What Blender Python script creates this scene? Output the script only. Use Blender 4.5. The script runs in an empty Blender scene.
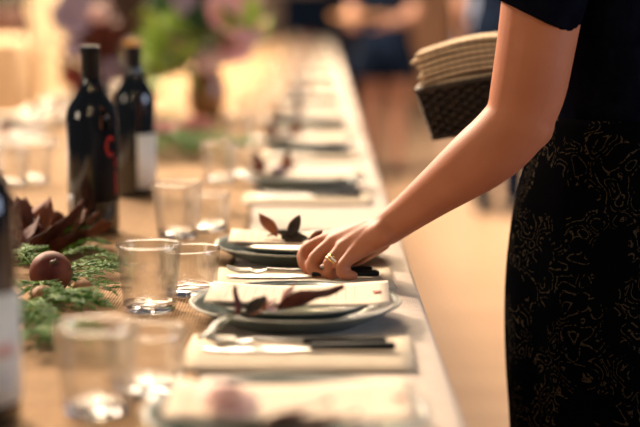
import bpy, bmesh, math, random
from mathutils import Vector, Matrix, Euler
random.seed(7)
C = bpy.context.scene.collection
PI = math.pi
R = math.radians

# ------------------------------------------------------------------ camera
FPX = 640 * 85 / 36.0
cam_d = bpy.data.cameras.new('camera')
cam = bpy.data.objects.new('camera', cam_d)
C.objects.link(cam)
bpy.context.scene.camera = cam
cam_d.lens = 85
cam_d.sensor_width = 36
cam_d.clip_start = 0.05
cam_d.clip_end = 200
CAM_LOC = Vector((0, 0, 1.12))
cam.location = CAM_LOC
cam.rotation_euler = (R(90 - 8.04), 0, -math.atan(2 / FPX))
CAM_ROT = Euler(cam.rotation_euler).to_matrix()
cam_d.dof.use_dof = True
cam_d.dof.focus_distance = 1.90
cam_d.dof.aperture_fstop = 2.2

# ------------------------------------------------------------------ light
world = bpy.data.worlds.new('world')
bpy.context.scene.world = world
world.use_nodes = True
world.node_tree.nodes['Background'].inputs[0].default_value = (0.80, 0.84, 1.0, 1)
world.node_tree.nodes['Background'].inputs[1].default_value = 0.05

def light(name, kind, loc, target, energy, color, size=1.0, angle=0.1):
    d = bpy.data.lights.new(name, kind)
    d.energy = energy
    d.color = color
    if kind == 'AREA':
        d.shape = 'RECTANGLE'
        d.size = size
        d.size_y = size
    if kind == 'SUN':
        d.angle = angle
    o = bpy.data.objects.new(name, d)
    C.objects.link(o)
    o.location = loc
    o.rotation_euler = (Vector(target) - Vector(loc)).to_track_quat('-Z', 'Y').to_euler()
    return o

light('sun', 'SUN', (-6, 10, 6.2), (0, 2, 0.75), 5.1, (1.0, 0.755, 0.56), angle=R(8))
# daylight from the windows on the right, then added warm fills over the far table and on the left
light('window_light', 'AREA', (6.5, 0.5, 2.4), (0, 2.2, 0.8), 120, (0.66, 0.78, 1.0), 2.4)
light('overhead_fill', 'AREA', (-1.2, 7.5, 4.2), (-0.3, 7.0, 0.0), 620, (1.0, 0.80, 0.58), 2.5)
light('left_fill', 'AREA', (-6.0, -1.0, 2.6), (0, 2.2, 0.9), 70, (1.0, 0.82, 0.62), 2.0)

vs = bpy.context.scene.view_settings
vs.view_transform = 'Standard'
vs.look = 'None'
vs.exposure = 0.55
vs.gamma = 1.0
vs.use_curve_mapping = False

# ------------------------------------------------------------------ helpers
def ray(px, py):
    return CAM_ROT @ Vector(((px - 320) / FPX, -(py - 213.5) / FPX, -1))

def P(px, py, Y):
    d = ray(px, py)
    return CAM_LOC + d * (Y / d.y)

def PZ(px, py, z):
    d = ray(px, py)
    return CAM_LOC + d * ((z - CAM_LOC.z) / d.z)

TZ = 0.75          # table top
CZ = 0.7525        # upper side of the table cloth
BZ = 0.7555        # upper side of the burlap runner

class MB:
    def __init__(s):
        s.v = []; s.f = []
    def add(s, verts, faces):
        o = len(s.v)
        s.v += [Vector(v) for v in verts]
        s.f += [tuple(i + o for i in f) for f in faces]
        return s
    def xf(s, M):
        s.v = [M @ v for v in s.v]
        return s
    def box(s, c, d, M=None):
        c = Vector(c); hx, hy, hz = d[0] / 2, d[1] / 2, d[2] / 2
        vv = [Vector((x, y, z)) for x in (-hx, hx) for y in (-hy, hy) for z in (-hz, hz)]
        vv = [(M @ v if M else v) + c for v in vv]
        return s.add(vv, [(0, 1, 3, 2), (4, 6, 7, 5), (0, 4, 5, 1), (2, 3, 7, 6), (0, 2, 6, 4), (1, 5, 7, 3)])
    def loft(s, rings, cap=True, closed=False):
        n = len(rings[0]); vv = [v for r in rings for v in r]; ff = []
        m = len(rings)
        for i in range(m if closed else m - 1):
            k = (i + 1) % m
            for j in range(n):
                j2 = (j + 1) % n
                ff.append((i * n + j, i * n + j2, k * n + j2, k * n + j))
        if cap and not closed:
            ff.append(tuple(reversed(range(n))))
            ff.append(tuple((m - 1) * n + j for j in range(n)))
        return s.add(vv, ff)
    def tube(s, pts, rad, n=8, cap=True, flat=1.0, up=(0, 0, 1)):
        pts = [Vector(p) for p in pts]
        if not hasattr(rad, '__len__'):
            rad = [rad] * len(pts)
        rings = []
        for i, p in enumerate(pts):
            t = (pts[min(i + 1, len(pts) - 1)] - pts[max(i - 1, 0)])
            t = t.normalized() if t.length > 1e-9 else Vector((0, 0, 1))
            u = Vector(up)
            if abs(t.dot(u)) > 0.95:
                u = Vector((1, 0, 0))
            a = t.cross(u).normalized(); b = a.cross(t).normalized()
            rings.append([p + a * math.cos(2 * PI * j / n) * rad[i] + b * math.sin(2 * PI * j / n) * rad[i] * flat for j in range(n)])
        return s.loft(rings, cap)
    def lathe(s, prof, n=32, closed=False):
        rings = [[Vector((r * math.cos(2 * PI * j / n), r * math.sin(2 * PI * j / n), z)) for j in range(n)] for r, z in prof]
        return s.loft(rings, cap=not closed, closed=closed)
    def ball(s, c, r, nu=12, nv=8):
        if not hasattr(r, '__len__'):
            r = (r, r, r)
        rings = []
        for i in range(nv + 1):
            a = PI * min(max(i / nv, 0.03), 0.97)
            rings.append([Vector((c[0] + r[0] * math.sin(a) * math.cos(2 * PI * j / nu), c[1] + r[1] * math.sin(a) * math.sin(2 * PI * j / nu), c[2] - r[2] * math.cos(a))) for j in range(nu)])
        return s.loft(rings)
    def grid(s, fn, nu, nv):
        vv = [fn(i / nu, j / nv) for i in range(nu + 1) for j in range(nv + 1)]
        ff = [(i * (nv + 1) + j, (i + 1) * (nv + 1) + j, (i + 1) * (nv + 1) + j + 1, i * (nv + 1) + j + 1) for i in range(nu) for j in range(nv)]
        return s.add(vv, ff)
    def mesh(s, name, smooth=True):
        me = bpy.data.meshes.new(name)
        me.from_pydata([tuple(v) for v in s.v], [], s.f)
        bm = bmesh.new(); bm.from_mesh(me)
        bmesh.ops.recalc_face_normals(bm, faces=bm.faces)
        bm.to_mesh(me); bm.free()
        if smooth:
            for p in me.polygons:
                p.use_smooth = True
        return me

def obj(name, mb, mat, parent=None, smooth=True, solid=0, bevel=0, sharp=True, world_space=False):
    if isinstance(mb, MB):
        if world_space and parent:
            o = parent.location
            mb.v = [v - o for v in mb.v]
        me = mb.mesh(name, smooth)
    else:
        me = mb
    if mat and not me.materials:
        me.materials.append(M[mat])
    o = bpy.data.objects.new(name, me)
    C.objects.link(o)
    if parent:
        o.parent = parent
    if solid:
        m = o.modifiers.new('solid', 'SOLIDIFY'); m.thickness = solid; m.offset = 0
    if bevel:
        m = o.modifiers.new('bevel', 'BEVEL'); m.width = bevel; m.segments = 2; m.limit_method = 'ANGLE'
    if smooth and sharp:
        try:
            me.set_sharp_from_angle(angle=R(50))
        except Exception:
            pass
    return o

def tag(o, label=None, cat=None, group=None, kind=None):
    if label: o['label'] = label
    if cat: o['category'] = cat
    if group: o['group'] = group
    if kind: o['kind'] = kind
    return o

def thing(name, label, cat, loc=(0, 0, 0), rot=(0, 0, 0), group=None):
    o = bpy.data.objects.new(name, None)
    o.empty_display_size = 0.05
    C.objects.link(o)
    o.location = loc
    o.rotation_euler = rot
    return tag(o, label, cat, group)

def dup(root, loc, rot=None, label=None, group=None, scale=None):
    r = root.copy(); C.objects.link(r)
    r.location = loc
    if rot is not None: r.rotation_euler = rot
    if scale is not None: r.scale = (scale,) * 3 if not hasattr(scale, '__len__') else scale
    if label: r['label'] = label
    if group: r['group'] = group
    for ch in list(root.children):
        c = ch.copy(); C.objects.link(c); c.parent = r
        for g in list(ch.children):
            d = g.copy(); C.objects.link(d); d.parent = c
    return r

def smooth_path(pts, sub=6):
    """Catmull-Rom through tuples of equal length"""
    out = []
    n = len(pts)
    for i in range(n - 1):
        p0, p1, p2, p3 = pts[max(i - 1, 0)], pts[i], pts[i + 1], pts[min(i + 2, n - 1)]
        for k in range(sub):
            t = k / sub
            out.append(tuple(0.5 * (2 * b + (c - a) * t + (2 * a - 5 * b + 4 * c - d) * t * t + (3 * b - a - 3 * c + d) * t ** 3) for a, b, c, d in zip(p0, p1, p2, p3)))
    out.append(tuple(pts[-1]))
    return out

def chain(mb, pts, sub=5, n=28, flat=1.0, up=(0, 0, 1)):
    """closed limb through (x,y,z,r) with round ends"""
    q = smooth_path([tuple(p) for p in pts], sub) if len(pts) > 2 else [tuple(p) for p in pts]
    a, b = Vector(q[0][:3]), Vector(q[1][:3]); d0 = (a - b).normalized(); r0 = q[0][3]
    c, d = Vector(q[-1][:3]), Vector(q[-2][:3]); d1 = (c - d).normalized(); r1 = q[-1][3]
    pre = [tuple(a + d0 * r0 * math.sin(t)) + (r0 * math.cos(t),) for t in (1.5, 1.15, 0.75, 0.35)]
    post = [tuple(c + d1 * r1 * math.sin(t)) + (r1 * math.cos(t),) for t in (0.35, 0.75, 1.15, 1.5)]
    q = pre + q + post
    return mb.tube([p[:3] for p in q], [p[3] for p in q], n, True, flat, up)

def rings_z(mb, rows, n=32, cap=True):
    """rows of (cx, cy, z, rx, ry)"""
    rings = [[Vector((cx + rx * math.cos(2 * PI * j / n), cy + ry * math.sin(2 * PI * j / n), z)) for j in range(n)] for cx, cy, z, rx, ry in rows]
    return mb.loft(rings, cap)

def remesh(mb, voxel, it=4, name='body', factor=0.5):
    me = mb.mesh('tmp')
    o = bpy.data.objects.new('tmp', me)
    C.objects.link(o)
    m = o.modifiers.new('r', 'REMESH'); m.mode = 'VOXEL'; m.voxel_size = voxel; m.use_smooth_shade = True
    if it:
        s = o.modifiers.new('s', 'SMOOTH'); s.iterations = it; s.factor = factor
    dg = bpy.context.evaluated_depsgraph_get()
    dg.update()
    res = bpy.data.meshes.new_from_object(o.evaluated_get(dg))
    res.name = name
    bpy.data.objects.remove(o)
    bpy.data.meshes.remove(me)
    for p in res.polygons:
        p.use_smooth = True
    return res

# ------------------------------------------------------------------ materials
M = {}
def mat(name, col, rough=0.5, col2=None, scale=20, metal=0, bump=0, bscale=None, detail=4, sss=0, spec=0.5, emit=None, coat=0, stretch=None, coord='Object', ramp=(0.35, 0.65)):
    m = bpy.data.materials.new(name); m.use_nodes = True
    nt = m.node_tree; b = nt.nodes['Principled BSDF']
    b.inputs['Base Color'].default_value = (*col, 1)
    b.inputs['Roughness'].default_value = rough
    b.inputs['Metallic'].default_value = metal
    b.inputs['Specular IOR Level'].default_value = spec
    b.inputs['Coat Weight'].default_value = coat
    tc = nt.nodes.new('ShaderNodeTexCoord'); mp = nt.nodes.new('ShaderNodeMapping')
    nt.links.new(tc.outputs[coord], mp.inputs[0])
    if stretch: mp.inputs['Scale'].default_value = stretch
    nz = nt.nodes.new('ShaderNodeTexNoise'); nz.inputs['Scale'].default_value = scale; nz.inputs['Detail'].default_value = detail
    nt.links.new(mp.outputs[0], nz.inputs['Vector'])
    if col2:
        rp = nt.nodes.new('ShaderNodeValToRGB')
        rp.color_ramp.elements[0].position = ramp[0]; rp.color_ramp.elements[1].position = ramp[1]
        rp.color_ramp.elements[0].color = (*col, 1); rp.color_ramp.elements[1].color = (*col2, 1)
        nt.links.new(nz.outputs[0], rp.inputs[0]); nt.links.new(rp.outputs[0], b.inputs['Base Color'])
    if bump:
        n2 = nz
        if bscale:
            n2 = nt.nodes.new('ShaderNodeTexNoise'); n2.inputs['Scale'].default_value = bscale; n2.inputs['Detail'].default_value = 3
            nt.links.new(mp.outputs[0], n2.inputs['Vector'])
        bp = nt.nodes.new('ShaderNodeBump'); bp.inputs['Strength'].default_value = bump; bp.inputs['Distance'].default_value = 0.002
        nt.links.new(n2.outputs[0], bp.inputs['Height']); nt.links.new(bp.outputs[0], b.inputs['Normal'])
    if sss:
        b.inputs['Subsurface Weight'].default_value = sss
        b.inputs['Subsurface Radius'].default_value = (0.012, 0.004, 0.002)
        b.inputs['Subsurface Scale'].default_value = 0.6
    if emit:
        b.inputs['Emission Color'].default_value = (*emit[0], 1); b.inputs['Emission Strength'].default_value = emit[1]
    M[name] = m
    return m

def weave(name, c1, c2, spacing, bump, rough=0.9, big=None):
    m = mat(name, c1, rough, spec=0.15)
    nt = m.node_tree; b = nt.nodes['Principled BSDF']
    tc = nt.nodes.new('ShaderNodeTexCoord')
    ws = []
    for ax in ('X', 'Y'):
        w = nt.nodes.new('ShaderNodeTexWave'); w.bands_direction = ax
        w.inputs['Scale'].default_value = 0.314 / spacing; w.inputs['Distortion'].default_value = 1.0
        w.inputs['Detail'].default_value = 2; w.inputs['Detail Scale'].default_value = 0.35
        nt.links.new(tc.outputs['Object'], w.inputs['Vector']); ws.append(w)
    mx = nt.nodes.new('ShaderNodeMath'); mx.operation = 'ADD'
    nt.links.new(ws[0].outputs['Fac'], mx.inputs[0]); nt.links.new(ws[1].outputs['Fac'], mx.inputs[1])
    nz = nt.nodes.new('ShaderNodeTexNoise'); nz.inputs['Scale'].default_value = 60; nz.inputs['Detail'].default_value = 5
    nt.links.new(tc.outputs['Object'], nz.inputs['Vector'])
    ad = nt.nodes.new('ShaderNodeMath'); ad.operation = 'MULTIPLY'
    nt.links.new(mx.outputs[0], ad.inputs[0]); nt.links.new(nz.outputs[0], ad.inputs[1])
    rp = nt.nodes.new('ShaderNodeValToRGB')
    rp.color_ramp.elements[0].position = 0.15; rp.color_ramp.elements[1].position = 0.85
    rp.color_ramp.elements[0].color = (*c1, 1); rp.color_ramp.elements[1].color = (*c2, 1)
    nt.links.new(ad.outputs[0], rp.inputs[0]); nt.links.new(rp.outputs[0], b.inputs['Base Color'])
    bp = nt.nodes.new('ShaderNodeBump'); bp.inputs['Strength'].default_value = bump; bp.inputs['Distance'].default_value = 0.0012
    nt.links.new(ad.outputs[0], bp.inputs['Height']); nt.links.new(bp.outputs[0], b.inputs['Normal'])
    return m

def thin_glass(name, tint=(1, 1, 1), boost=1.0):
    m = bpy.data.materials.new(name); m.use_nodes = True
    nt = m.node_tree; nt.nodes.clear()
    out = nt.nodes.new('ShaderNodeOutputMaterial')
    tr = nt.nodes.new('ShaderNodeBsdfTransparent'); tr.inputs[0].default_value = (*tint, 1)
    gl = nt.nodes.new('ShaderNodeBsdfGlossy'); gl.inputs['Roughness'].default_value = 0.03
    lw = nt.nodes.new('ShaderNodeLayerWeight'); lw.inputs[0].default_value = 0.5
    pw = nt.nodes.new('ShaderNodeMath'); pw.operation = 'POWER'; pw.inputs[1].default_value = 4.0
    nt.links.new(lw.outputs['Facing'], pw.inputs[0])
    fr = nt.nodes.new('ShaderNodeMath'); fr.operation = 'MULTIPLY_ADD'; fr.inputs[1].default_value = 0.45; fr.inputs[2].default_value = 0.02
    nt.links.new(pw.outputs[0], fr.inputs[0])
    mu = nt.nodes.new('ShaderNodeMath'); mu.operation = 'MULTIPLY'; mu.use_clamp = True; mu.inputs[1].default_value = boost
    mx = nt.nodes.new('ShaderNodeMixShader')
    nt.links.new(fr.outputs[0], mu.inputs[0]); nt.links.new(mu.outputs[0], mx.inputs[0])
    nt.links.new(tr.outputs[0], mx.inputs[1]); nt.links.new(gl.outputs[0], mx.inputs[2])
    g2 = nt.nodes.new('ShaderNodeBsdfGlass'); g2.inputs['IOR'].default_value = 1.47; g2.inputs['Roughness'].default_value = 0.0
    m2 = nt.nodes.new('ShaderNodeMixShader'); m2.inputs[0].default_value = 0.25
    nt.links.new(mx.outputs[0], m2.inputs[1]); nt.links.new(g2.outputs[0], m2.inputs[2])
    nt.links.new(m2.outputs[0], out.inputs[0])
    M[name] = m

def solid_glass(name):
    m = bpy.data.materials.new(name); m.use_nodes = True
    nt = m.node_tree; nt.nodes.clear()
    out = nt.nodes.new('ShaderNodeOutputMaterial')
    g = nt.nodes.new('ShaderNodeBsdfGlass'); g.inputs['IOR'].default_value = 1.5; g.inputs['Roughness'].default_value = 0.02
    nt.links.new(g.outputs[0], out.inputs[0])
    M[name] = m

mat('floor', (0.40, 0.255, 0.16), 0.42, (0.49, 0.325, 0.21), scale=3, stretch=(0.25, 4.0, 1), spec=0.5, bump=0.02)
mat('wall', (0.055, 0.026, 0.016), 0.8, (0.10, 0.05, 0.032), scale=1.2)
mat('plaster', (0.22, 0.16, 0.13), 0.8, (0.28, 0.2, 0.17), scale=2)
mat('door_wood', (0.38, 0.17, 0.08), 0.5, (0.46, 0.22, 0.11), scale=2, stretch=(4, 4, 0.4))
mat('white_paint', (0.72, 0.7, 0.7), 0.5)
mat('daylight_pane', (0.6, 0.6, 0.65), 0.3, emit=((0.75, 0.78, 0.9), 0.55))
mat('table_wood', (0.28, 0.15, 0.07), 0.55, (0.36, 0.2, 0.1), scale=6, stretch=(6, 0.6, 6))
weave('cloth', (0.46, 0.39, 0.34), (0.64, 0.555, 0.48), 0.0022, 0.25)
weave('burlap', (0.17, 0.092, 0.043), (0.50, 0.325, 0.175), 0.0038, 0.6)
weave('napkin', (0.56, 0.46, 0.34), (0.70, 0.60, 0.46), 0.0016, 0.2)
weave('kraft_napkin', (0.52, 0.39, 0.26), (0.72, 0.58, 0.41), 0.0018, 0.25)
mat('stoneware', (0.065, 0.10, 0.098), 0.3, (0.13, 0.165, 0.155), scale=9, coat=0.3, bump=0.05, bscale=40)
mat('stoneware_rim', (0.38, 0.36, 0.30), 0.35, (0.25, 0.27, 0.24), scale=60)
mat('steel', (0.50, 0.48, 0.46), 0.36, metal=1)
mat('black_handle', (0.006, 0.007, 0.009), 0.5, spec=0.2)
mat('wine_glass_dark', (0.004, 0.006, 0.008), 0.07, spec=0.6, coat=0.4)
mat('capsule', (0.004, 0.006, 0.012), 0.45, bump=0.03, bscale=200, spec=0.2)
mat('capsule_gold', (0.55, 0.30, 0.09), 0.4, metal=0.3)
mat('label_navy', (0.005, 0.007, 0.016), 0.6, spec=0.2)
mat('label_red', (0.50, 0.03, 0.035), 0.5)
mat('label_white', (0.72, 0.70, 0.62), 0.6, (0.66, 0.64, 0.57), scale=15)
mat('label_grey', (0.45, 0.46, 0.48), 0.6)
mat('label_pink', (0.62, 0.36, 0.30), 0.6)
thin_glass('tumbler_wall', (0.985, 0.985, 0.98), 1.25)
solid_glass('tumbler_base')
mat('skin', (0.42, 0.162, 0.085), 0.55, (0.38, 0.138, 0.070), scale=14, sss=0.12, bump=0.12, bscale=350, spec=0.25)
mat('skin_pale', (0.50, 0.27, 0.19), 0.5, (0.46, 0.24, 0.17), scale=10)
mat('gold', (0.85, 0.58, 0.24), 0.18, metal=1)
mat('stone', (0.9, 0.9, 0.95), 0.05, spec=1.0, coat=1)
mat('blouse', (0.0025, 0.003, 0.006), 0.9, (0.004, 0.005, 0.010), scale=40, bump=0.15, bscale=300, spec=0.0)
mat('hair_dark', (0.035, 0.02, 0.012), 0.5, (0.06, 0.035, 0.02), scale=8, stretch=(30, 30, 3))
mat('eye_white', (0.8, 0.78, 0.75), 0.2)
mat('iris', (0.06, 0.03, 0.015), 0.2)
mat('lip', (0.48, 0.15, 0.12), 0.4)
mat('shoe', (0.02, 0.018, 0.018), 0.4)
mat('wicker', (0.010, 0.006, 0.004), 0.6, (0.035, 0.02, 0.012), scale=120)
mat('leaf_red', (0.20, 0.036, 0.016), 0.75, (0.08, 0.017, 0.010), scale=35, bump=0.1)
mat('leaf_brown', (0.32, 0.10, 0.035), 0.75, (0.16, 0.045, 0.018), scale=35, bump=0.1)
mat('leaf_dark', (0.022, 0.012, 0.012), 0.75, (0.04, 0.03, 0.02), scale=35)
mat('leaf_olive', (0.07, 0.09, 0.035), 0.5, (0.04, 0.055, 0.02), scale=30)
mat('leaf_green', (0.26, 0.40, 0.05), 0.6, (0.36, 0.50, 0.10), scale=12)
mat('leaf_deep', (0.02, 0.065, 0.03), 0.5, (0.035, 0.10, 0.045), scale=12)
mat('stem', (0.07, 0.045, 0.025), 0.7)
mat('cedar', (0.03, 0.115, 0.010), 0.6, (0.13, 0.28, 0.025), scale=60, spec=0.2)
mat('fig_skin', (0.085, 0.016, 0.016), 0.6, (0.24, 0.07, 0.03), scale=26, spec=0.2)
mat('walnut', (0.20, 0.085, 0.03), 0.7, (0.32, 0.16, 0.065), scale=90, bump=1.0, bscale=120)
mat('seed_brown', (0.22, 0.075, 0.035), 0.8, (0.13, 0.04, 0.02), scale=120, bump=0.6)
mat('petal_pink', (0.72, 0.33, 0.40), 0.6, (0.80, 0.48, 0.52), scale=14)
mat('petal_blush', (0.80, 0.55, 0.47), 0.6, (0.75, 0.45, 0.40), scale=14)
mat('petal_mauve', (0.30, 0.22, 0.29), 0.7, (0.40, 0.30, 0.38), scale=14)
mat('petal_red', (0.22, 0.02, 0.016), 0.7, (0.32, 0.045, 0.03), scale=14)
mat('petal_white', (0.80, 0.74, 0.68), 0.6)
mat('vase_amber', (0.22, 0.085, 0.025), 0.15, (0.30, 0.12, 0.04), scale=8, coat=0.5)
mat('vase_dark', (0.04, 0.02, 0.018), 0.3, coat=0.3)
mat('navy_cloth', (0.005, 0.010, 0.024), 0.9, spec=0.05)
mat('lilac_cloth', (0.40, 0.30, 0.34), 0.85)
mat('tan_upholstery', (0.66, 0.47, 0.28), 0.85, (0.72, 0.52, 0.32), scale=6)
mat('curtain', (0.80, 0.68, 0.48), 0.85, (0.85, 0.74, 0.55), scale=6)
mat('board_wood', (0.55, 0.30, 0.13), 0.5, (0.65, 0.38, 0.18), scale=6, stretch=(1, 8, 1))
mat('clay', (0.11, 0.05, 0.035), 0.7)

# printed menu card: faint grey lines of small print and a red mark at the foot
m = mat('menu_paper', (0.66, 0.55, 0.43), 0.8, spec=0.2)
nt = m.node_tree; b = nt.nodes['Principled BSDF']
tc = nt.nodes.new('ShaderNodeTexCoord'); sp = nt.nodes.new('ShaderNodeSeparateXYZ')
nt.links.new(tc.outputs['Object'], sp.inputs[0])
def mth(op, a, bb=None, c=None):
    n = nt.nodes.new('ShaderNodeMath'); n.operation = op
    for i, x in enumerate((a, bb, c)):
        if x is None: continue
        if isinstance(x, (int, float)): n.inputs[i].default_value = x
        else: nt.links.new(x, n.inputs[i])
    return n.outputs[0]
row = mth('LESS_THAN', mth('FRACT', mth('MULTIPLY', sp.outputs[0], 1 / 0.0105)), 0.26)
wn = nt.nodes.new('ShaderNodeTexNoise'); wn.inputs['Scale'].default_value = 1.0
mpn = nt.nodes.new('ShaderNodeMapping'); mpn.inputs['Scale'].default_value = (95.2, 330, 1)
nt.links.new(tc.outputs['Object'], mpn.inputs[0]); nt.links.new(mpn.outputs[0], wn.inputs['Vector'])
word = mth('GREATER_THAN', wn.outputs[0], 0.45)
inx = mth('MULTIPLY', mth('LESS_THAN', mth('ABSOLUTE', sp.outputs[1]), 0.043), mth('LESS_THAN', mth('ABSOLUTE', mth('ADD', sp.outputs[0], 0.012)), 0.078))
ink = mth('MULTIPLY', mth('MULTIPLY', row, word), mth('MULTIPLY', inx, 0.55))
mc = nt.nodes.new('ShaderNodeMix'); mc.data_type = 'RGBA'
nt.links.new(ink, mc.inputs[0]); mc.inputs[6].default_value = (0.66, 0.55, 0.43, 1); mc.inputs[7].default_value = (0.32, 0.26, 0.22, 1)
nt.links.new(mc.outputs[2], b.inputs['Base Color'])
mat('menu_mark', (0.65, 0.16, 0.13), 0.8)

# skirt: black ground with thin scrolling gold-brown embroidery
m = mat('skirt', (0.002, 0.002, 0.0025), 0.9, spec=0.0)
nt = m.node_tree; b = nt.nodes['Principled BSDF']
tc = nt.nodes.new('ShaderNodeTexCoord')
nz = nt.nodes.new('ShaderNodeTexNoise'); nz.inputs['Scale'].default_value = 22; nz.inputs['Detail'].default_value = 1
nt.links.new(tc.outputs['Object'], nz.inputs['Vector'])
va = nt.nodes.new('ShaderNodeVectorMath'); va.operation = 'MULTIPLY_ADD'
nt.links.new(nz.outputs['Color'], va.inputs[0]); va.inputs[1].default_value = (0.07, 0.07, 0.07)
nt.links.new(tc.outputs['Object'], va.inputs[2])
vo = nt.nodes.new('ShaderNodeTexVoronoi'); vo.inputs['Scale'].default_value = 30; vo.feature = 'F1'
nt.links.new(va.outputs[0], vo.inputs['Vector'])
saw = mth('ABSOLUTE', mth('SUBTRACT', mth('FRACT', mth('MULTIPLY', vo.outputs['Distance'], 4.6)), 0.5))
line = mth('LESS_THAN', saw, 0.10)
wv = nt.nodes.new('ShaderNodeTexNoise'); wv.inputs['Scale'].default_value = 260
nt.links.new(tc.outputs['Object'], wv.inputs['Vector'])
stitch = mth('GREATER_THAN', wv.outputs[0], 0.46)
mk = nt.nodes.new('ShaderNodeTexNoise'); mk.inputs['Scale'].default_value = 17; mk.inputs['Detail'].default_value = 2
nt.links.new(tc.outputs['Object'], mk.inputs['Vector'])
mask = mth('GREATER_THAN', mk.outputs[0], 0.47)
fac = mth('MULTIPLY', mth('MULTIPLY', line, stitch), mask)
mc = nt.nodes.new('ShaderNodeMix'); mc.data_type = 'RGBA'
nt.links.new(fac, mc.inputs[0]); mc.inputs[6].default_value = (0.002, 0.002, 0.0025, 1); mc.inputs[7].default_value = (0.036, 0.028, 0.019, 1)
nt.links.new(mc.outputs[2], b.inputs['Base Color'])

# ------------------------------------------------------------------ the setting
WALL_Y = 17.0
obj_ = obj('floor', MB().box((0, 7, -0.05), (22, 24, 0.1)), 'floor', smooth=False); tag(obj_, kind='structure')
w = obj('wall_back', MB().box((0, WALL_Y + 0.1, 1.6), (22, 0.2, 3.2)), 'wall', smooth=False); tag(w, kind='structure')
obj('wall_panel', MB().box((-0.45, WALL_Y - 0.02, 1.6), (1.0, 0.04, 3.2)), 'plaster', w, smooth=False)
b_ = obj('baseboard_back', MB().box((0, WALL_Y - 0.05, 0.07), (22, 0.06, 0.14)), 'door_wood', smooth=False); tag(b_, kind='structure')
# wooden door
d = thing('door_1', 'orange-brown wooden door in the far wall', 'door', (1.15, WALL_Y - 0.06, 0)); tag(d, kind='structure')
del d['category']
obj('door_leaf', MB().box((0, 0, 1.4), (0.62, 0.07, 2.8)), 'door_wood', d, smooth=False, bevel=0.01)
for sx in (-1, 1):
    obj('door_jamb', MB().box((sx * 0.36, 0, 1.44), (0.1, 0.12, 2.88)), 'door_wood', d, smooth=False)
obj('door_head', MB().box((0, 0, 2.88), (0.82, 0.12, 0.1)), 'door_wood', d, smooth=False)
for zz in (0.75, 2.0):
    obj('door_panel', MB().box((0, -0.045, zz), (0.4, 0.03, 1.0)), 'door_wood', d, smooth=False, bevel=0.01)
obj('door_handle', MB().tube([(0.24, -0.03, 1.05), (0.24, -0.10, 1.05), (0.12, -0.10, 1.05)], 0.012), 'steel', d)
# glazed door with daylight behind
wd = thing('window_1', 'tall pale glazed opening beside the wooden door', 'window', (1.78, WALL_Y - 0.06, 0)); tag(wd, kind='structure')
del wd['category']
for sx in (-1, 1):
    obj('window_frame', MB().box((sx * 0.26, 0, 1.4), (0.06, 0.12, 2.8)), 'white_paint', wd, smooth=False)
for zz in (0.15, 1.0, 1.9, 2.77):
    obj('window_rail', MB().box((0, 0, zz), (0.46, 0.1, 0.06)), 'white_paint', wd, smooth=False)
for z0, z1 in ((0.18, 0.97), (1.03, 1.87), (1.93, 2.74)):
    obj('pane', MB().box((0, 0, (z0 + z1) / 2), (0.46, 0.02, z1 - z0)), 'daylight_pane', wd, smooth=False)

# ------------------------------------------------------------------ table, cloth, runner
TX0, TX1, TY0, TY1 = -1.0, 0.124, 0.55, 14.2
tb = thing('banquet_table', 'long wooden banquet table running away under the pale cloth', 'table', ((TX0 + TX1) / 2, 7.4, 0))
obj('tabletop', MB().box((0, (TY0 + TY1) / 2 - 7.4, TZ - 0.02), (TX1 - TX0, TY1 - TY0, 0.04)), 'table_wood', tb, smooth=False)
for yy in [TY0 + 0.15 + k * (TY1 - TY0 - 0.3) / 8 for k in range(9)]:
    for xx in (TX0 + 0.08, TX1 - 0.08):
        obj('leg', MB().box((xx - (TX0 + TX1) / 2, yy - 7.4, 0.355), (0.06, 0.06, 0.71)), 'table_wood', tb, smooth=False, bevel=0.004)

def cloth_z(x, y):
    return 0.0008 * math.sin(31 * x + 4 * y) * math.sin(5 * y + 9 * x)
def cloth_mesh():
    mb = MB()
    # cross profile: overhang left, top, overhang right
    prof = []
    drop = 0.20
    for k in range(6): prof.append((TX0 - 0.006, TZ - drop + drop * k / 5 * 0.96))
    prof += [(TX0 - 0.004, TZ + 0.0), (TX0 + 0.001, TZ + 0.0022)]
    for k in range(1, 40): prof.append((TX0 + (TX1 - TX0) * k / 40, TZ + 0.0025))
    prof += [(TX1 - 0.001, TZ + 0.0022), (TX1 + 0.004, TZ + 0.0)]
    for k in range(6): prof.append((TX1 + 0.006, TZ - drop * 0.04 - drop * 0.96 * k / 5))
    ys = [TY0 - 0.01]
    while ys[-1] < TY1 + 0.01:
        ys.append(ys[-1] + (0.025 if ys[-1] < 3 else 0.2))
    ys[-1] = TY1 + 0.01
    vv = []; ff = []
    n = len(prof)
    for y in ys:
        for x, z in prof:
            out = 0
            if z < TZ - 0.005:
                dd = (TZ - z)
                out = (0.10 * dd * (0.5 + 0.5 * math.sin(9 * y))) * (1 if x > 0 else -1)
            vv.append(Vector((x + out, y, z + (cloth_z(x, y) if TX0 + 0.02 < x < TX1 - 0.02 else 0))))
    for i in range(len(ys) - 1):
        for j in range(n - 1):
            ff.append((i * n + j, i * n + j + 1, (i + 1) * n + j + 1, (i + 1) * n + j))
    return mb.add(vv, ff)
o = obj('tablecloth', cloth_mesh(), 'cloth', solid=0.0012, sharp=False)
tag(o, 'pale off-white linen cloth covering the long table', 'tablecloth')

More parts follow.
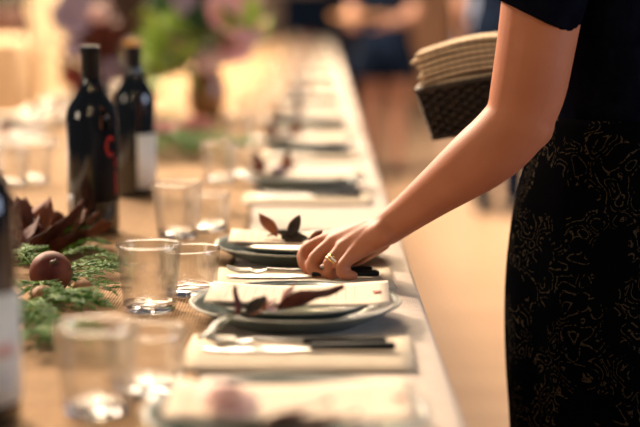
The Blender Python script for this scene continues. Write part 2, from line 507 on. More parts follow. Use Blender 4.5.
RX0, RX1 = -0.76, -0.115
def runner_z(x, y):
    w = 0.0016 * math.sin(6 * (x - 0.9 * y) + 2.0 * math.sin(4 * y)) + 0.0010 * math.sin(19 * y + 6 * x)
    return max(0.0, w)
def runner_mesh():
    ys = [TY0 + 0.03]
    while ys[-1] < TY1 - 0.1:
        ys.append(ys[-1] + (0.012 if ys[-1] < 3 else 0.12))
    n = 50
    vv = []; ff = []
    for y in ys:
        for j in range(n + 1):
            x = RX0 + (RX1 - RX0) * j / n
            e = 0.004 * math.sin(11 * y) * (1 if j in (0, n) else 0)
            vv.append(Vector((x + e, y, 0.7545 + runner_z(x, y) * min(1, 6 * min(j, n - j) / n))))
    for i in range(len(ys) - 1):
        for j in range(n):
            ff.append((i * (n + 1) + j, i * (n + 1) + j + 1, (i + 2 - 1) * (n + 1) + j + 1, (i + 1) * (n + 1) + j))
    return MB().add(vv, ff)
o = obj('burlap_runner', runner_mesh(), 'burlap', solid=0.0012, sharp=False)
tag(o, 'coarse brown burlap runner down the middle of the table', 'table runner')

# ------------------------------------------------------------------ prototypes of the table setting
ORD = ['nearest', 'second', 'third', 'fourth', 'fifth', 'sixth', 'seventh', 'eighth', 'ninth', 'tenth', 'eleventh', 'twelfth', 'thirteenth', 'fourteenth']

def plate_parts(root, rad, h):
    k = rad / 0.122
    prof = [(0.0015, 0.004), (0.066 * k, 0.004), (0.070 * k, 0.0), (0.076 * k, 0.0), (0.080 * k, 0.004), (0.100 * k, h * 0.42), (0.115 * k, h * 0.78), (rad, h - 0.001)]
    inner = [(rad - 0.003, h), (0.111 * k, h * 0.82), (0.098 * k, h * 0.52), (0.084 * k, 0.009), (0.07 * k, 0.0075), (0.0015, 0.0075)]
    obj('plate_body', MB().lathe(prof + inner, 56), 'stoneware', root)
    rim = [[Vector(((rad - 0.0014 + 0.0019 * math.cos(2 * PI * q / 6)) * math.cos(2 * PI * j / 56), (rad - 0.0014 + 0.0019 * math.cos(2 * PI * q / 6)) * math.sin(2 * PI * j / 56), h - 0.0004 + 0.0014 * math.sin(2 * PI * q / 6))) for j in range(56)] for q in range(6)]
    obj('rim_glaze', MB().loft(rim, closed=True), 'stoneware_rim', root)

def make_fork(root, Lh=0.088, Lm=0.105):
    # local: handle end at +x, tines at -x, lies on z=0
    obj('handle', MB().tube([(0.0, 0, 0.0042), (0.003, 0, 0.0045), (0.04, 0, 0.005), (Lh - 0.004, 0, 0.0055), (Lh, 0, 0.0053)], [0.0045, 0.0052, 0.0058, 0.0068, 0.005], 10, flat=0.65), 'black_handle', root)
    mb = MB()
    mb.tube([(0.002, 0, 0.0042), (-0.03, 0, 0.0048), (-0.052, 0, 0.0065)], [0.0034, 0.0028, 0.0032], 8, flat=0.5)
    def f(u, v):
        w = 0.0035 + 0.0085 * math.sin(min(1, u * 1.3) * PI / 2)
        return Vector((-0.050 - 0.026 * u, (v - 0.5) * 2 * w, 0.0065 - 0.0035 * math.sin(u * PI * 0.9)))
    mb.grid(f, 6, 6)
    n0 = len(mb.v)
    for t in range(4):
        y = (t - 1.5) * 0.0062
        mb.tube([(-0.074, y, 0.005), (-0.088, y, 0.0045), (-0.100, y * 0.95, 0.0075), (-Lm, y * 0.93, 0.0105)], [0.0017, 0.0016, 0.0013, 0.0005], 6)
    obj('fork_head', mb, 'steel', root, solid=0.0012)

def make_knife(root, Lh=0.088, Lm=0.115):
    obj('handle', MB().tube([(0.0, 0, 0.0042), (0.003, 0, 0.0045), (0.04, 0, 0.005), (Lh - 0.004, 0, 0.0055), (Lh, 0, 0.0053)], [0.0045, 0.0054, 0.006, 0.007, 0.005], 10, flat=0.65), 'black_handle', root)
    mb = MB()
    rings = []
    for u in [0, .1, .3, .6, .8, .92, 1.0]:
        x = 0.003 - Lm * u
        w = (0.0045 + 0.0055 * min(1, u * 4)) * (1 if u < .75 else max(0.12, 1 - ((u - .75) / .25) ** 2))
        rings.append([Vector((x, -w, 0.0022)), Vector((x, -w * 0.2, 0.0034)), Vector((x, w, 0.0030)), Vector((x, w, 0.0018)), Vector((x, -w * 0.2, 0.0012))])
    mb.loft(rings)
    obj('blade', mb, 'steel', root)

def make_tumbler(root, s=1.0, h=0.079):
    rb, rt, t = (0.0305 if h > 0.07 else 0.0340) * s, 0.0385 * s, 0.0018
    def ro(z): return rb + (rt - rb) * (z / h)
    zf = 0.010 * s
    prof = [(ro(zf), zf)] + [(ro(z), z) for z in (h * 0.25, h * 0.5, h * 0.75, h - 0.0012)] + [(ro(h) - 0.0006, h - 0.0002), (ro(h) - 0.0012, h - 0.0002)] + [(ro(z) - t, z) for z in (h - 0.0012, h * 0.75, h * 0.5, h * 0.25, zf)]
    obj('glass_wall', MB().lathe(prof, 40, closed=True), 'tumbler_wall', root)
    base = [(0.001, 0.0025), (rb * 0.72, 0.0018), (rb * 0.90, 0.0), (rb * 0.97, 0.0008), (ro(0.004), 0.004), (ro(zf), zf - 0.0001), (ro(zf) - t, zf - 0.0001), (rb * 0.88, 0.0075 * s), (rb * 0.5, 0.0062 * s), (0.001, 0.006 * s)]
    obj('glass_base', MB().lathe(base, 40), 'tumbler_base', root)
    rim = [[Vector(((rt - 0.0009 + 0.0011 * math.cos(2 * PI * q / 8)) * math.cos(2 * PI * j / 40), (rt - 0.0009 + 0.0011 * math.cos(2 * PI * q / 8)) * math.sin(2 * PI * j / 40), h + 0.0002 + 0.0011 * math.sin(2 * PI * q / 8))) for j in range(40)] for q in range(8)]
    obj('glass_rim', MB().loft(rim, closed=True), 'tumbler_base', root)

def leaf_mesh(name, L, W, bend, fold, matn, curl=0.0, nu=8, nv=4):
    def f(u, v):
        s = math.sin(PI * min(1, u ** 0.8)) ** 0.8 if 0 < u < 1 else 0.0
        w = W * 0.5 * s + 0.0006
        y = (v - 0.5) * 2 * w
        a = bend * u
        x = L * (math.sin(a) / bend if abs(bend) > 1e-4 else u)
        z = L * ((1 - math.cos(a)) / bend if abs(bend) > 1e-4 else 0) + abs(y) * fold + curl * math.sin(u * 7 + v * 5) * W * 0.2
        return Vector((x, y, z))
    me = MB().grid(f, nu, nv).mesh(name)
    me.materials.append(M[matn])
    return me
LEAF = {k: leaf_mesh('leaf', 0.062, 0.028, 0.5, 0.35, k, 0.4) for k in ('leaf_red', 'leaf_brown', 'leaf_dark', 'leaf_olive')}

def leaf_child(root, key, loc, rot, sc=1.0):
    o = bpy.data.objects.new('leaf', LEAF[key])
    C.objects.link(o); o.parent = root
    o.location = loc; o.rotation_euler = rot; o.scale = (sc,) * 3
    m = o.modifiers.new('solid', 'SOLIDIFY'); m.thickness = 0.0006
    return o

def napkin_mesh():
    # folded cloth rectangle 0.235 x 0.155, three soft layers
    mb = MB()
    for k in range(3):
        z0 = 0.0004 + k * 0.0017
        e = 0.0025 * k
        rings = []
        n = 14
        for i in range(n + 1):
            x = -0.1175 + 0.235 * i / n
            ww = 0.0775 - e * 0.6
            zz = 0.0005 * math.sin(17 * x + k) * (1 if k == 2 else 0.2)
            rings.append([Vector((x + e * 0.4, -ww, z0 + 0.0003)), Vector((x, -ww - 0.0008, z0 + 0.0008)), Vector((x, -ww, z0 + 0.0014)), Vector((x, 0, z0 + 0.0016 + max(0, zz))), Vector((x, ww, z0 + 0.0014)), Vector((x, ww + 0.0008, z0 + 0.0008)), Vector((x, ww, z0 + 0.0003)), Vector((x, 0, z0))])
        mb.loft(rings)
    return mb.mesh('napkin')
NAPKIN = napkin_mesh(); NAPKIN.materials.append(M['napkin'])

# --- menu: slightly warped card resting on the salad plate
def menu_mesh():
    def f(u, v):
        x = (u - 0.5) * 0.208; y = (v - 0.5) * 0.124
        return Vector((x, y, 0.004 * (2 * u - 1) ** 2 + 0.0015 * math.sin(5 * u + 3 * v)))
    return MB().grid(f, 14, 8)

proto = {}
p = thing('dinner_plate', 'x', 'plate'); plate_parts(p, 0.122, 0.024); proto['dinner'] = p
p = thing('salad_plate', 'x', 'plate'); plate_parts(p, 0.098, 0.019); proto['salad'] = p
p = thing('menu_card', 'x', 'menu'); obj('card', menu_mesh(), 'menu_paper', p, solid=0.0007)
mk_ = MB()
mk_.grid(lambda u, v: Vector((0.090 + 0.010 * (u - 0.5), 0.012 * (v - 0.5), 0.0046)), 2, 2)
obj('printed_mark', mk_, 'menu_mark', p, solid=0.0003); proto['menu'] = p
p = thing('fork', 'x', 'fork'); make_fork(p); proto['fork'] = p
p = thing('table_knife', 'x', 'knife'); make_knife(p); proto['knife'] = p
p = thing('glass_tumbler', 'x', 'glass'); make_tumbler(p); proto['tumbler'] = p
p = thing('glass_tumbler', 'x', 'glass'); make_tumbler(p, 1.0, 0.057); proto['short'] = p
used = set()
def put(kind, loc, rot, label, group, scale=None):
    root = proto[kind]
    if kind not in used:
        used.add(kind)
        root.location = loc; root.rotation_euler = rot
        if scale: root.scale = (scale,) * 3
        root['label'] = label; root['group'] = group
        return root
    return dup(root, loc, rot, label, group, scale if scale else 1.0)

def sprig(loc, rotz, label, leaves, group='dried leaf sprigs on the plates', stemlen=0.09):
    s = thing('leaf_sprig', label, 'leaf sprig', loc, (0, 0, rotz), group)
    obj('stem', MB().tube([(-stemlen / 2, 0, 0.002), (0, 0.004, 0.004), (stemlen / 2, 0, 0.006)], [0.0014, 0.0012, 0.0008], 6), 'stem', s)
    for key, l, r_, sc in leaves:
        leaf_child(s, key, l, r_, sc)
    return s

def napkin(loc, rotz, label):
    o = bpy.data.objects.new('folded_napkin', NAPKIN); C.objects.link(o)
    o.location = loc; o.rotation_euler = (0, 0, rotz)
    return tag(o, label, 'napkin', 'folded napkins beside the plates')

def place_setting(side, idx, X, Y, first_word, napk=True, glasses=True):
    """side +1: seat on the right edge; -1: on the left edge (turned round)"""
    rz = 0 if side > 0 else PI
    sname = 'right' if side > 0 else 'left'
    Rm = Matrix.Rotation(rz, 4, 'Z')
    def W(x, y, z): return Vector((X, Y, 0)) + Rm @ Vector((x, y, z))
    jr = random.uniform(-0.06, 0.06)
    where = first_word
    put('dinner', W(0, 0, CZ + 0.0015), (0, 0, rz), f'grey-green stoneware dinner plate, {where}', 'dinner plates')
    put('salad', W(-0.002, 0.003, CZ + 0.0015 + 0.0085), (0, 0, rz), f'smaller grey-green plate on a dinner plate, {where}', 'salad plates')
    put('menu', W(0.004, 0.004, CZ + 0.0305), (0, 0, rz + jr * 0.6), f'cream printed menu card on plates, {where}', 'menu cards')
    if napk:
        napkin(W(0.006, -0.172, CZ + 0.0012), rz + jr * 0.5, f'folded cream napkin beside the plates, {where}')
        put('fork', W(0.010, -0.150, CZ + 0.0072), (0, 0, rz + jr), f'black-handled steel fork on the napkin, {where}', 'forks')
        put('knife', W(0.018, -0.178, CZ + 0.0072), (0, 0, rz + jr * 0.3), f'black-handled steel knife on the napkin, {where}', 'knives')
    if glasses:
        gx = -0.175 if side > 0 else -0.16
        put('tumbler', W(gx, side * 0.10, BZ + 0.001), (0, 0, 0), f'taller, nearer clear tumbler of the pair, {where}', 'water tumblers')
        put('short', W(gx + 0.045, side * 0.195, BZ + 0.001), (0, 0, 0), f'lower, farther clear tumbler of the pair, {where}', 'low tumblers')

PXC = -0.026
rightY = [1.24, 1.71, 2.13, 2.94, 3.70, 4.45, 5.35, 6.25, 7.2, 8.2, 9.3, 10.5, 11.8, 13.1]
def rword(i):
    if i == 0: return 'nearest place, at the bottom edge'
    if i == 1: return 'second place, before the hand'
    if i == 2: return 'third place, behind the hand'
    return f'{ORD[i]} place along the right side'
for i, Y in enumerate(rightY):
    place_setting(1, i, PXC, Y, rword(i), glasses=(i > 2), napk=(i > 0))
leftY = [3.70, 4.45, 5.35, 6.25, 7.2, 8.2, 9.3, 10.5, 11.8, 13.1]
for i, Y in enumerate(leftY):
    place_setting(-1, i, -0.84, Y, f'{ORD[i]} place along the left side')

# glasses of the three front places
front_glasses = [
    (98, 413, 'blurred clear glass tumbler at the bottom left beside the foreground bottle', 1.0),
    (148, 391, 'low blurred clear tumbler at the bottom, overlapping its taller neighbour on the right', 1.0),
    (150, 311, 'clear glass tumbler with crisp rim, front one of the pair left of the second plate', 1.0),
    (190, 294, 'low clear glass tumbler behind the crisp front tumbler, next to the second plate', 1.0),
    (178, 237, 'soft-focus clear tumbler right of the front wine bottle', 1.05),
    (207, 230, 'low soft-focus clear tumbler near the left rim of the third plate', 1.0)]
for px, py, lab, sc in front_glasses:
    q = PZ(px, py, BZ)
    low = px in (148, 190, 207)
    put('short' if low else 'tumbler', (q.x, q.y, BZ + 0.001), (0, 0, 0), lab, 'low tumblers' if low else 'water tumblers', sc)
for px, py, lab in ((12, 186, 'blurred clear tumbler at the left picture edge beside the front bottle'), (35, 182, 'blurred clear tumbler just left of the front wine bottle')):
    q = PZ(px, py, BZ)
    put('tumbler', (q.x, q.y, BZ + 0.001), (0, 0, 0), lab, 'water tumblers')

# leaf sprigs on the plates
zt = CZ + 0.034
def T(px, py, z): 
    q = PZ(px, py, z); return q
# second place: olive leaf hanging over the rim, dark sprig, curled brown leaf
def abs_sprig(px, py, z, label, leaves, rotz=0.0, stemlen=0.05):
    q = PZ(px, py, z)
    return sprig((q.x, q.y, z), rotz, label, leaves, stemlen=stemlen)
abs_sprig(238, 318, zt - 0.004, 'dark olive and burgundy sprig drooping over the left rim of the second plate', [
    ('leaf_olive', (-0.005, -0.008, 0.004), (0.2, 0.62, PI + 0.75), 0.8),
    ('leaf_red', (0, 0, 0.003), (0.5, -1.0, 2.2), 0.55),
    ('leaf_brown', (0.012, -0.004, 0.003), (0.3, -0.35, -0.2), 0.62),
    ('leaf_dark', (0.008, -0.006, 0.006), (0.9, -0.5, 0.5), 0.5)])
abs_sprig(288, 308, zt + 0.001, 'curled red-brown dried leaf lying across the front of the second menu card', [
    ('leaf_red', (-0.012, 0, 0.002), (-0.55, -0.05, 0.02), 1.25),
    ('leaf_red', (-0.010, 0.002, 0.003), (0.3, -0.7, -0.1), 0.55)], stemlen=0.03)
# third place (behind the hand)
abs_sprig(278, 237, zt, 'upright reddish leaf on the plate just behind the hand', [
    ('leaf_brown', (0, 0, 0.0), (0.9, -0.75, PI + 0.1), 0.72)], stemlen=0.03)
abs_sprig(292, 240, zt, 'small dark leaves standing on the plate just behind the hand', [
    ('leaf_dark', (-0.004, 0, 0.006), (1.2, -1.05, 0.25), 0.56),
    ('leaf_dark', (-0.016, 0, 0.004), (1.0, 0.15, 0.1), 0.66),
    ('leaf_dark', (0.002, 0.0, 0.003), (1.0, -0.2, PI - 0.2), 0.45)], stemlen=0.03)
abs_sprig(309, 242, zt, 'short brown leaf tip next to the index finger', [
    ('leaf_brown', (0.0, 0, 0.0), (1.1, -0.6, 0.35), 0.42)], stemlen=0.015)
# nearest place
abs_sprig(300, 424, zt, 'blurred dark red leaf at the bottom edge on the nearest menu card', [
    ('leaf_red', (-0.03, 0, 0.001), (-0.3, -0.05, 0.05), 0.95), ('leaf_red', (0.0, -0.004, 0.001), (-0.2, 0, -0.2), 0.8)], stemlen=0.03)
# far places
for i, Y in list(enumerate(rightY))[3:]:
    j = random.uniform(-0.02, 0.02)
    sprig((PXC - 0.045 + j, Y - 0.02, zt), random.uniform(-0.4, 0.4), f'burgundy leaf sprig on the {ORD[i]} plate from the front', [
        ('leaf_red', (-0.02, 0, 0.002), (1.0, -0.9, PI + 0.5), 0.75), ('leaf_brown', (0.02, 0, 0.002), (1.0, -1.2, 0.3), 0.75),
        ('leaf_red', (0, 0, 0.002), (0.4, -0.2, 0.4), 0.9), ('leaf_red', (-0.02, 0, 0.002), (0.3, 0.0, PI), 0.9)])
for i, Y in enumerate(leftY):
    sprig((-0.80, Y + 0.02, zt), random.uniform(-0.4, 0.4), f'burgundy leaf sprig on the {ORD[i]} plate in view along the left side', [
        ('leaf_red', (-0.02, 0, 0.002), (1.0, -0.9, PI + 0.5), 0.75), ('leaf_brown', (0.02, 0, 0.002), (1.0, -1.1, 0.3), 0.75),
        ('leaf_red', (0, 0, 0.002), (0.4, -0.2, 0.4), 0.9)])

# pale pink blossoms lying on the plates
def rose_mesh(name, rad, matn, layers=3):
    mb = MB()
    rnd = random.Random(hash(matn) % 100 if False else len(matn))
    for k in range(layers):
        n = 5 + k
        rr = rad * (0.35 + 0.65 * (k + 1) / layers)
        tilt = 0.25 + 0.75 * k / max(1, layers - 1)
        for q in range(n):
            a0 = 2 * PI * q / n + k * 0.5
            def f(u, v, a0=a0, rr=rr, tilt=tilt):
                w = 0.62 * rr * math.sin(PI * (0.12 + 0.76 * u)) * (v - 0.5) * 2
                l = rr * u
                rad_ = l * math.sin(tilt * (0.7 + 0.6 * u)) + 0.05 * rad
                zz = l * math.cos(tilt * (0.7 + 0.6 * u)) * 0.9 - 0.25 * w * w / rr
                return Vector((rad_ * math.cos(a0) - w * math.sin(a0), rad_ * math.sin(a0) + w * math.cos(a0), zz))
            mb.grid(f, 4, 4)
    mb.ball((0, 0, rad * 0.22), rad * 0.22, 8, 6)
    me = mb.mesh(name); me.materials.append(M[matn])
    return me
ROSE = {k: rose_mesh('flower_head', 0.045, k, 3) for k in ('petal_pink', 'petal_blush', 'petal_mauve', 'petal_red', 'petal_white')}
def blossom(name, key, loc, rot, sc, label, group, stem_to=None):
    t = thing(name, label, 'flower', loc, (0, 0, 0), group)
    h = bpy.data.objects.new('flower_head', ROSE[key]); C.objects.link(h); h.parent = t
    h.scale = (sc,) * 3; h.rotation_euler = rot
    h.modifiers.new('solid', 'SOLIDIFY').thickness = 0.0012
    if stem_to is not None:
        d_ = Vector(stem_to) - Vector(loc)
        obj('stem', MB().tube([(0, 0, 0), d_ * 0.5 + Vector((0, 0, 0.02)), d_], [0.0022, 0.0022, 0.0022], 6), 'leaf_deep', t)
    return t
q = PZ(228, 412, CZ + 0.03)
blossom('blossom', 'petal_blush', (q.x, q.y, CZ + 0.036), (0.3, 0.2, 0), 0.55, 'blurred pink-white blossom at the left of the nearest menu card', 'blossoms on the plates')
q = PZ(266, 312, CZ + 0.03)
blossom('blossom', 'petal_blush', (q.x, q.y, CZ + 0.036), (0.5, 0.1, 1), 0.28, 'small blush blossom among the leaves on the second plate', 'blossoms on the plates')
for i, Y in list(enumerate(rightY))[3:8]:
    blossom('blossom', 'petal_mauve', (PXC - 0.05, Y - 0.035, CZ + 0.036), (0.4, 0.1, i), 0.42, f'pale mauve blossom on the {ORD[i]} plate from the front', 'blossoms on the plates')

# ------------------------------------------------------------------ wine bottles
def wine_bottle(px, py, h, rad, label, kind):
    q = PZ(px, py, BZ)
    t = thing('wine_bottle', label, 'bottle', (q.x, q.y, BZ + 0.001), (0, 0, 0), 'wine bottles on the runner')
    s = h / 0.30
    rn = 0.0145
    prof = [(0.002, 0.012), (rad * 0.6, 0.006), (rad * 0.88, 0.0), (rad * 0.97, 0.002), (rad, 0.008), (rad, 0.10 * s), (rad, 0.185 * s), (rad * 0.965, 0.197 * s), (rad * 0.84, 0.209 * s), (rad * 0.64, 0.221 * s), (rad * 0.48, 0.232 * s), (rn + 0.002, 0.243 * s), (rn, 0.254 * s), (rn, 0.29 * s), (rn + 0.0015, 0.291 * s), (rn + 0.0015, 0.298 * s), (rn, 0.30 * s), (0.002, 0.30 * s)]
    obj('bottle_glass', MB().lathe(prof, 40), 'wine_glass_dark', t)
    cap = [(rn + 0.0005, 0.236 * s + 0.012), (rn + 0.0009, 0.25 * s), (rn + 0.0009, 0.288 * s), (rn + 0.0024, 0.290 * s), (rn + 0.0024, 0.298 * s), (rn + 0.001, 0.3015 * s), (0.002, 0.3018 * s), (0.001, 0.3005 * s), (rn, 0.3003 * s)]
    obj('capsule', MB().lathe([(rn + 0.0003, 0.248 * s)] + cap[1:7], 28), 'capsule', t)
    if kind == 'gold':
        obj('capsule_top', MB().lathe([(rn + 0.0030, 0.2905 * s), (rn + 0.0030, 0.299 * s), (rn + 0.0015, 0.3026 * s), (0.001, 0.3028 * s)], 28), 'capsule_gold', t)
    def patch(a0, a1, z0, z1, off, matn, name):
        def f(u, v):
            a = R(a0 + (a1 - a0) * u) - PI / 2
            return Vector(((rad + off) * math.cos(a), (rad + off) * math.sin(a), z0 + (z1 - z0) * v))
        return obj(name, MB().grid(f, 24, 2), matn, t, solid=0.0003, sharp=False)
    return t, patch
_, pt = wine_bottle(94, 232, 0.291, 0.0405, 'dark wine bottle with a navy label and red print, in front', 'red')
lab = pt(10, 170, 0.05, 0.165, 0.0005, 'label_navy', 'label')
mk_ = MB()
def onlab(a, z, off=0.0009, rad=0.0405):
    a = R(a) - PI / 2
    return Vector(((rad + off) * math.cos(a), (rad + off) * math.sin(a), z))
mk_.tube([onlab(50 + 9 * math.cos(t), 0.138 + 0.015 * math.sin(t)) for t in [0.6 + k * 5.0 / 14 for k in range(15)]], 0.0021, 6)
obj('printed_mark', mk_, 'label_red', lab)
mk_ = MB()
mk_.tube([onlab(66, z) for z in (0.062, 0.075, 0.088, 0.098)], 0.0016, 6)
mk_.tube([onlab(66, z) for z in (0.104, 0.112, 0.120)], 0.0016, 6)
obj('printed_line', mk_, 'label_red', lab)
pt(-62, -38, 0.036, 0.062, 0.0006, 'label_grey', 'back_label')
_, pt = wine_bottle(136, 196, 0.288, 0.0385, 'dark wine bottle with a white label and gold-topped neck, behind', 'gold')
pt(12, 150, 0.018, 0.118, 0.0006, 'label_white', 'label')
_, pt = wine_bottle(-23, 424, 0.30, 0.0385, 'blurred wine bottle with a white label cut by the left picture edge', 'plain')
lab = pt(-80, 110, 0.022, 0.118, 0.0006, 'label_white', 'label')
pt(38, 68, 0.064, 0.076, 0.0010, 'label_pink', 'printed_mark')
pt(10, 70, 0.046, 0.048, 0.0010, 'label_grey', 'printed_line')
pt(10, 70, 0.038, 0.040, 0.0010, 'label_grey', 'printed_line')

# ------------------------------------------------------------------ garland on the runner
def frond_mesh(name, L, seed):
    rnd = random.Random(seed)
    mb = MB()
    def pos(u): return Vector((L * u, 0.012 * math.sin(2.2 * u), 0.018 * math.sin(PI * u) * L / 0.12))
    mb.tube([pos(k / 8) for k in range(9)], [0.0018 * (1 - 0.6 * k / 8) for k in range(9)], 5)
    n = 15
    for k in range(n):
        u = 0.08 + 0.9 * k / n
        side = 1 if k % 2 else -1
        bl = (0.046 * math.sin(PI * (0.18 + 0.75 * u))) * rnd.uniform(0.8, 1.15) * L / 0.12
        ang = side * R(48 + rnd.uniform(-8, 8))
        p0 = pos(u)
        dirv = Vector((math.cos(ang), math.sin(ang), rnd.uniform(-0.1, 0.22)))
        pts = [p0 + dirv * bl * t + Vector((0.006 * t * t, 0, -0.008 * t * t)) for t in (0, .35, .7, 1)]
        mb.tube(pts, [0.0014, 0.0021, 0.0019, 0.0008], 4, flat=0.5)
        for q in range(6):
            t = 0.15 + 0.14 * q
            s2 = 1 if q % 2 else -1
            b0 = p0 + dirv * bl * t + Vector((0.006 * t * t, 0, -0.008 * t * t))
            a2 = ang + s2 * R(38)
            l2 = bl * 0.42 * (1.05 - t) + 0.004
            d2 = Vector((math.cos(a2), math.sin(a2), rnd.uniform(-0.2, 0.3)))
            mb.tube([b0, b0 + d2 * l2 * 0.5, b0 + d2 * l2], [0.0015, 0.0022, 0.0009], 4, flat=0.5)
            b1 = b0 + d2 * l2 * 0.45
            a3 = a2 - s2 * R(40)
            mb.tube([b1, b1 + Vector((math.cos(a3), math.sin(a3), 0.1)) * l2 * 0.5], [0.0016, 0.0010], 4, flat=0.5)
    me = mb.mesh(name); me.materials.append(M['cedar'])
    return me
FROND = [frond_mesh('cedar_sprig', 0.13, s) for s in (1, 2, 3)]
def frond(px, py, rz, z=0.004, tilt=0.0, sc=1.0, label='feathery green cedar sprig in the garland among fig and nuts', group='cedar sprigs of the near garland'):
    q = PZ(px, py, BZ)
    o = bpy.data.objects.new('cedar_sprig', random.choice(FROND)); C.objects.link(o)
    o.location = (q.x, q.y, BZ + z); o.rotation_euler = (random.uniform(-.15, .15), -tilt, rz); o.scale = (sc,) * 3
    if 'fig and nuts' in label:
        if px >= 56: label, group = 'feathery cedar sprig fanning out right of the fig over the burlap', 'cedar sprigs right of the fig'
        elif py >= 310: label, group = 'feathery cedar sprig trailing toward the foreground below the fig', 'cedar sprigs below the fig'
        else: label, group = 'feathery cedar sprig bedded around the fig', 'cedar sprigs around the fig'
    return tag(o, label, 'greenery', group)
for a in [(52, 268, 0.1, .012), (70, 272, -0.3, .010), (60, 262, 0.35, .014), (58, 290, -0.7, .010), (40, 285, -1.2, .008), (35, 300, -1.4, .012), (45, 310, -1.0, .012),
          (30, 318, -1.5, .010), (50, 322, -1.8, .008), (25, 300, 2.6, .012), (35, 280, 2.0, .014), (25, 330, -1.2, .008), (55, 335, -1.3, .008), (70, 285, 0.05, .008, .1), (78, 280, 0.5, .006),
          (48, 255, 0.9, .012), (30, 262, 2.6, .012), (20, 345, -1.0, .008), (40, 300, 0.2, .016, .2), (20, 275, 1.3, .012), (60, 300, -0.4, .008), (28, 325, 0.2, .008), (42, 345, -0.9, .008), (15, 320, -0.4, .012)]:
    frond(a[0], a[1], a[2], a[3], a[4] if len(a) > 4 else 0.08, random.uniform(0.55, 0.8) * (0.85 if a[0] > 56 else 1.05))

def fig(px, py, rad, label, rot=0.0):
    q = PZ(px, py, BZ)
    t = thing('fig', label, 'fruit', (q.x, q.y, BZ + 0.002), (0, 0, rot))
    prof = [(0.002, 0.0), (rad * 0.45, rad * 0.06), (rad * 0.82, rad * 0.38), (rad, rad * 0.9), (rad * 0.9, rad * 1.4), (rad * 0.6, rad * 1.78), (rad * 0.28, rad * 1.96), (0.003, rad * 2.0)]
    rp = smooth_path(prof, 4)
    rp = [(max(0.001, a), b) for a, b in rp]
    body = obj('fig_body', MB().lathe(rp, 28), 'fig_skin', t)
    obj('fig_stem', MB().tube([(0, 0, rad * 1.95), (0.002, 0, rad * 2.1), (0.005, 0.002, rad * 2.25)], [0.004, 0.003, 0.0025], 8), 'stem', t)
    return t, rad
t, _ = fig(50, 297, 0.0262, 'round purple-brown fig on the cedar greenery')
t.rotation_euler = (R(52), R(20), 0); t.location.z = BZ + 0.020
q = PZ(60, 284, BZ)
fl = thing('garland_leaf', 'dark grey-green leaf resting against the front of the fig', 'leaf', (q.x - 0.022, q.y - 0.062, BZ + 0.018))
leaf_child(fl, 'leaf_olive', (0, 0, 0), (0.9, -0.5, 0.3), 0.6)

def walnut(px, py, rad, label, z=0.001):
    q = PZ(px, py, BZ)
    mb = MB()
    rings = []
    for i in range(13):
        a = PI * min(max(i / 12, .02), .98)
        ring = []
        for j in range(24):
            b_ = 2 * PI * j / 24
            k = 1 + 0.03 * math.sin(7 * b_ + 5 * a) + 0.025 * math.sin(11 * a + 3 * b_)
            seam = 1 + 0.07 * math.exp(-((math.sin(b_)) / 0.16) ** 2)
            ring.append(Vector((rad * 1.12 * math.sin(a) * math.cos(b_) * k * seam, rad * math.sin(a) * math.sin(b_) * k, rad - rad * math.cos(a) * k)))
        rings.append(ring)
    mb.loft(rings)
    o = obj('walnut', mb, 'walnut', sharp=False)
    o.location = (q.x, q.y, BZ + z); o.rotation_euler = (0.0, 0.0, random.uniform(0, 3))
    return tag(o, label, 'nut', 'walnuts in the garland')
walnut(83, 305, 0.0125, 'small brown walnut on the burlap right of the fig', 0.006)
walnut(43, 315, 0.0135, 'brown walnut in the greenery below the fig', 0.008)
walnut(64, 280, 0.010, 'small nut half hidden behind the fig')

# dried red leaves and brown seed heads behind the fig
leafspots = [(10, 250, 2.7, -0.6, 1.3, 'leaf_red'), (28, 250, 1.9, -0.8, 1.35, 'leaf_red'), (45, 250, 0.5, -0.55, 1.5, 'leaf_red'), (55, 246, 0.2, -0.35, 1.3, 'leaf_brown'),
             (68, 248, -0.1, -0.25, 1.2, 'leaf_brown'), (30, 255, 3.4, -0.3, 1.2, 'leaf_red'), (20, 262, 0.2, -0.5, 1.2, 'leaf_red'), (50, 258, -0.3, -0.4, 1.1, 'leaf_red'),
             (74, 246, 0.2, -0.5, 0.9, 'leaf_dark'), (18, 240, 2.5, -0.9, 1.2, 'leaf_brown'), (5, 262, 0.7, -0.5, 1.3, 'leaf_red'), (36, 246, 2.2, -1.0, 1.1, 'leaf_red')]
leafspots += [(8, 256, 1.2, -0.9, 1.4, 'leaf_red'), (22, 254, 0.9, -0.7, 1.5, 'leaf_brown'), (38, 256, 0.1, -0.6, 1.5, 'leaf_red'), (58, 252, 0.6, -0.6, 1.2, 'leaf_brown'),
              (15, 258, 2.2, -0.7, 1.4, 'leaf_red'), (48, 254, 2.9, -0.7, 1.3, 'leaf_red'), (70, 254, 0.0, -0.5, 1.1, 'leaf_brown'), (62, 256, 2.6, -0.5, 1.3, 'leaf_red'), (30, 262, 2.9, -0.4, 1.2, 'leaf_dark')]
for px, py, rz, tilt, sc, key in leafspots:
    q = PZ(px, py, BZ)
    o = bpy.data.objects.new('dried_leaf', LEAF[key]); C.objects.link(o)
    o.location = (q.x, q.y, BZ + 0.004); o.rotation_euler = (random.uniform(-0.6, 0.6), tilt, rz); o.scale = (sc, sc * 1.25, sc)
    o.modifiers.new('solid', 'SOLIDIFY').thickness = 0.0006
    kn = {'leaf_red': 'dark red', 'leaf_brown': 'russet brown', 'leaf_dark': 'blackish'}[key]
    tag(o, f'{kn} dried leaf in the heap left of the front bottle', 'leaf', kn + ' dried leaves in the garland heap')
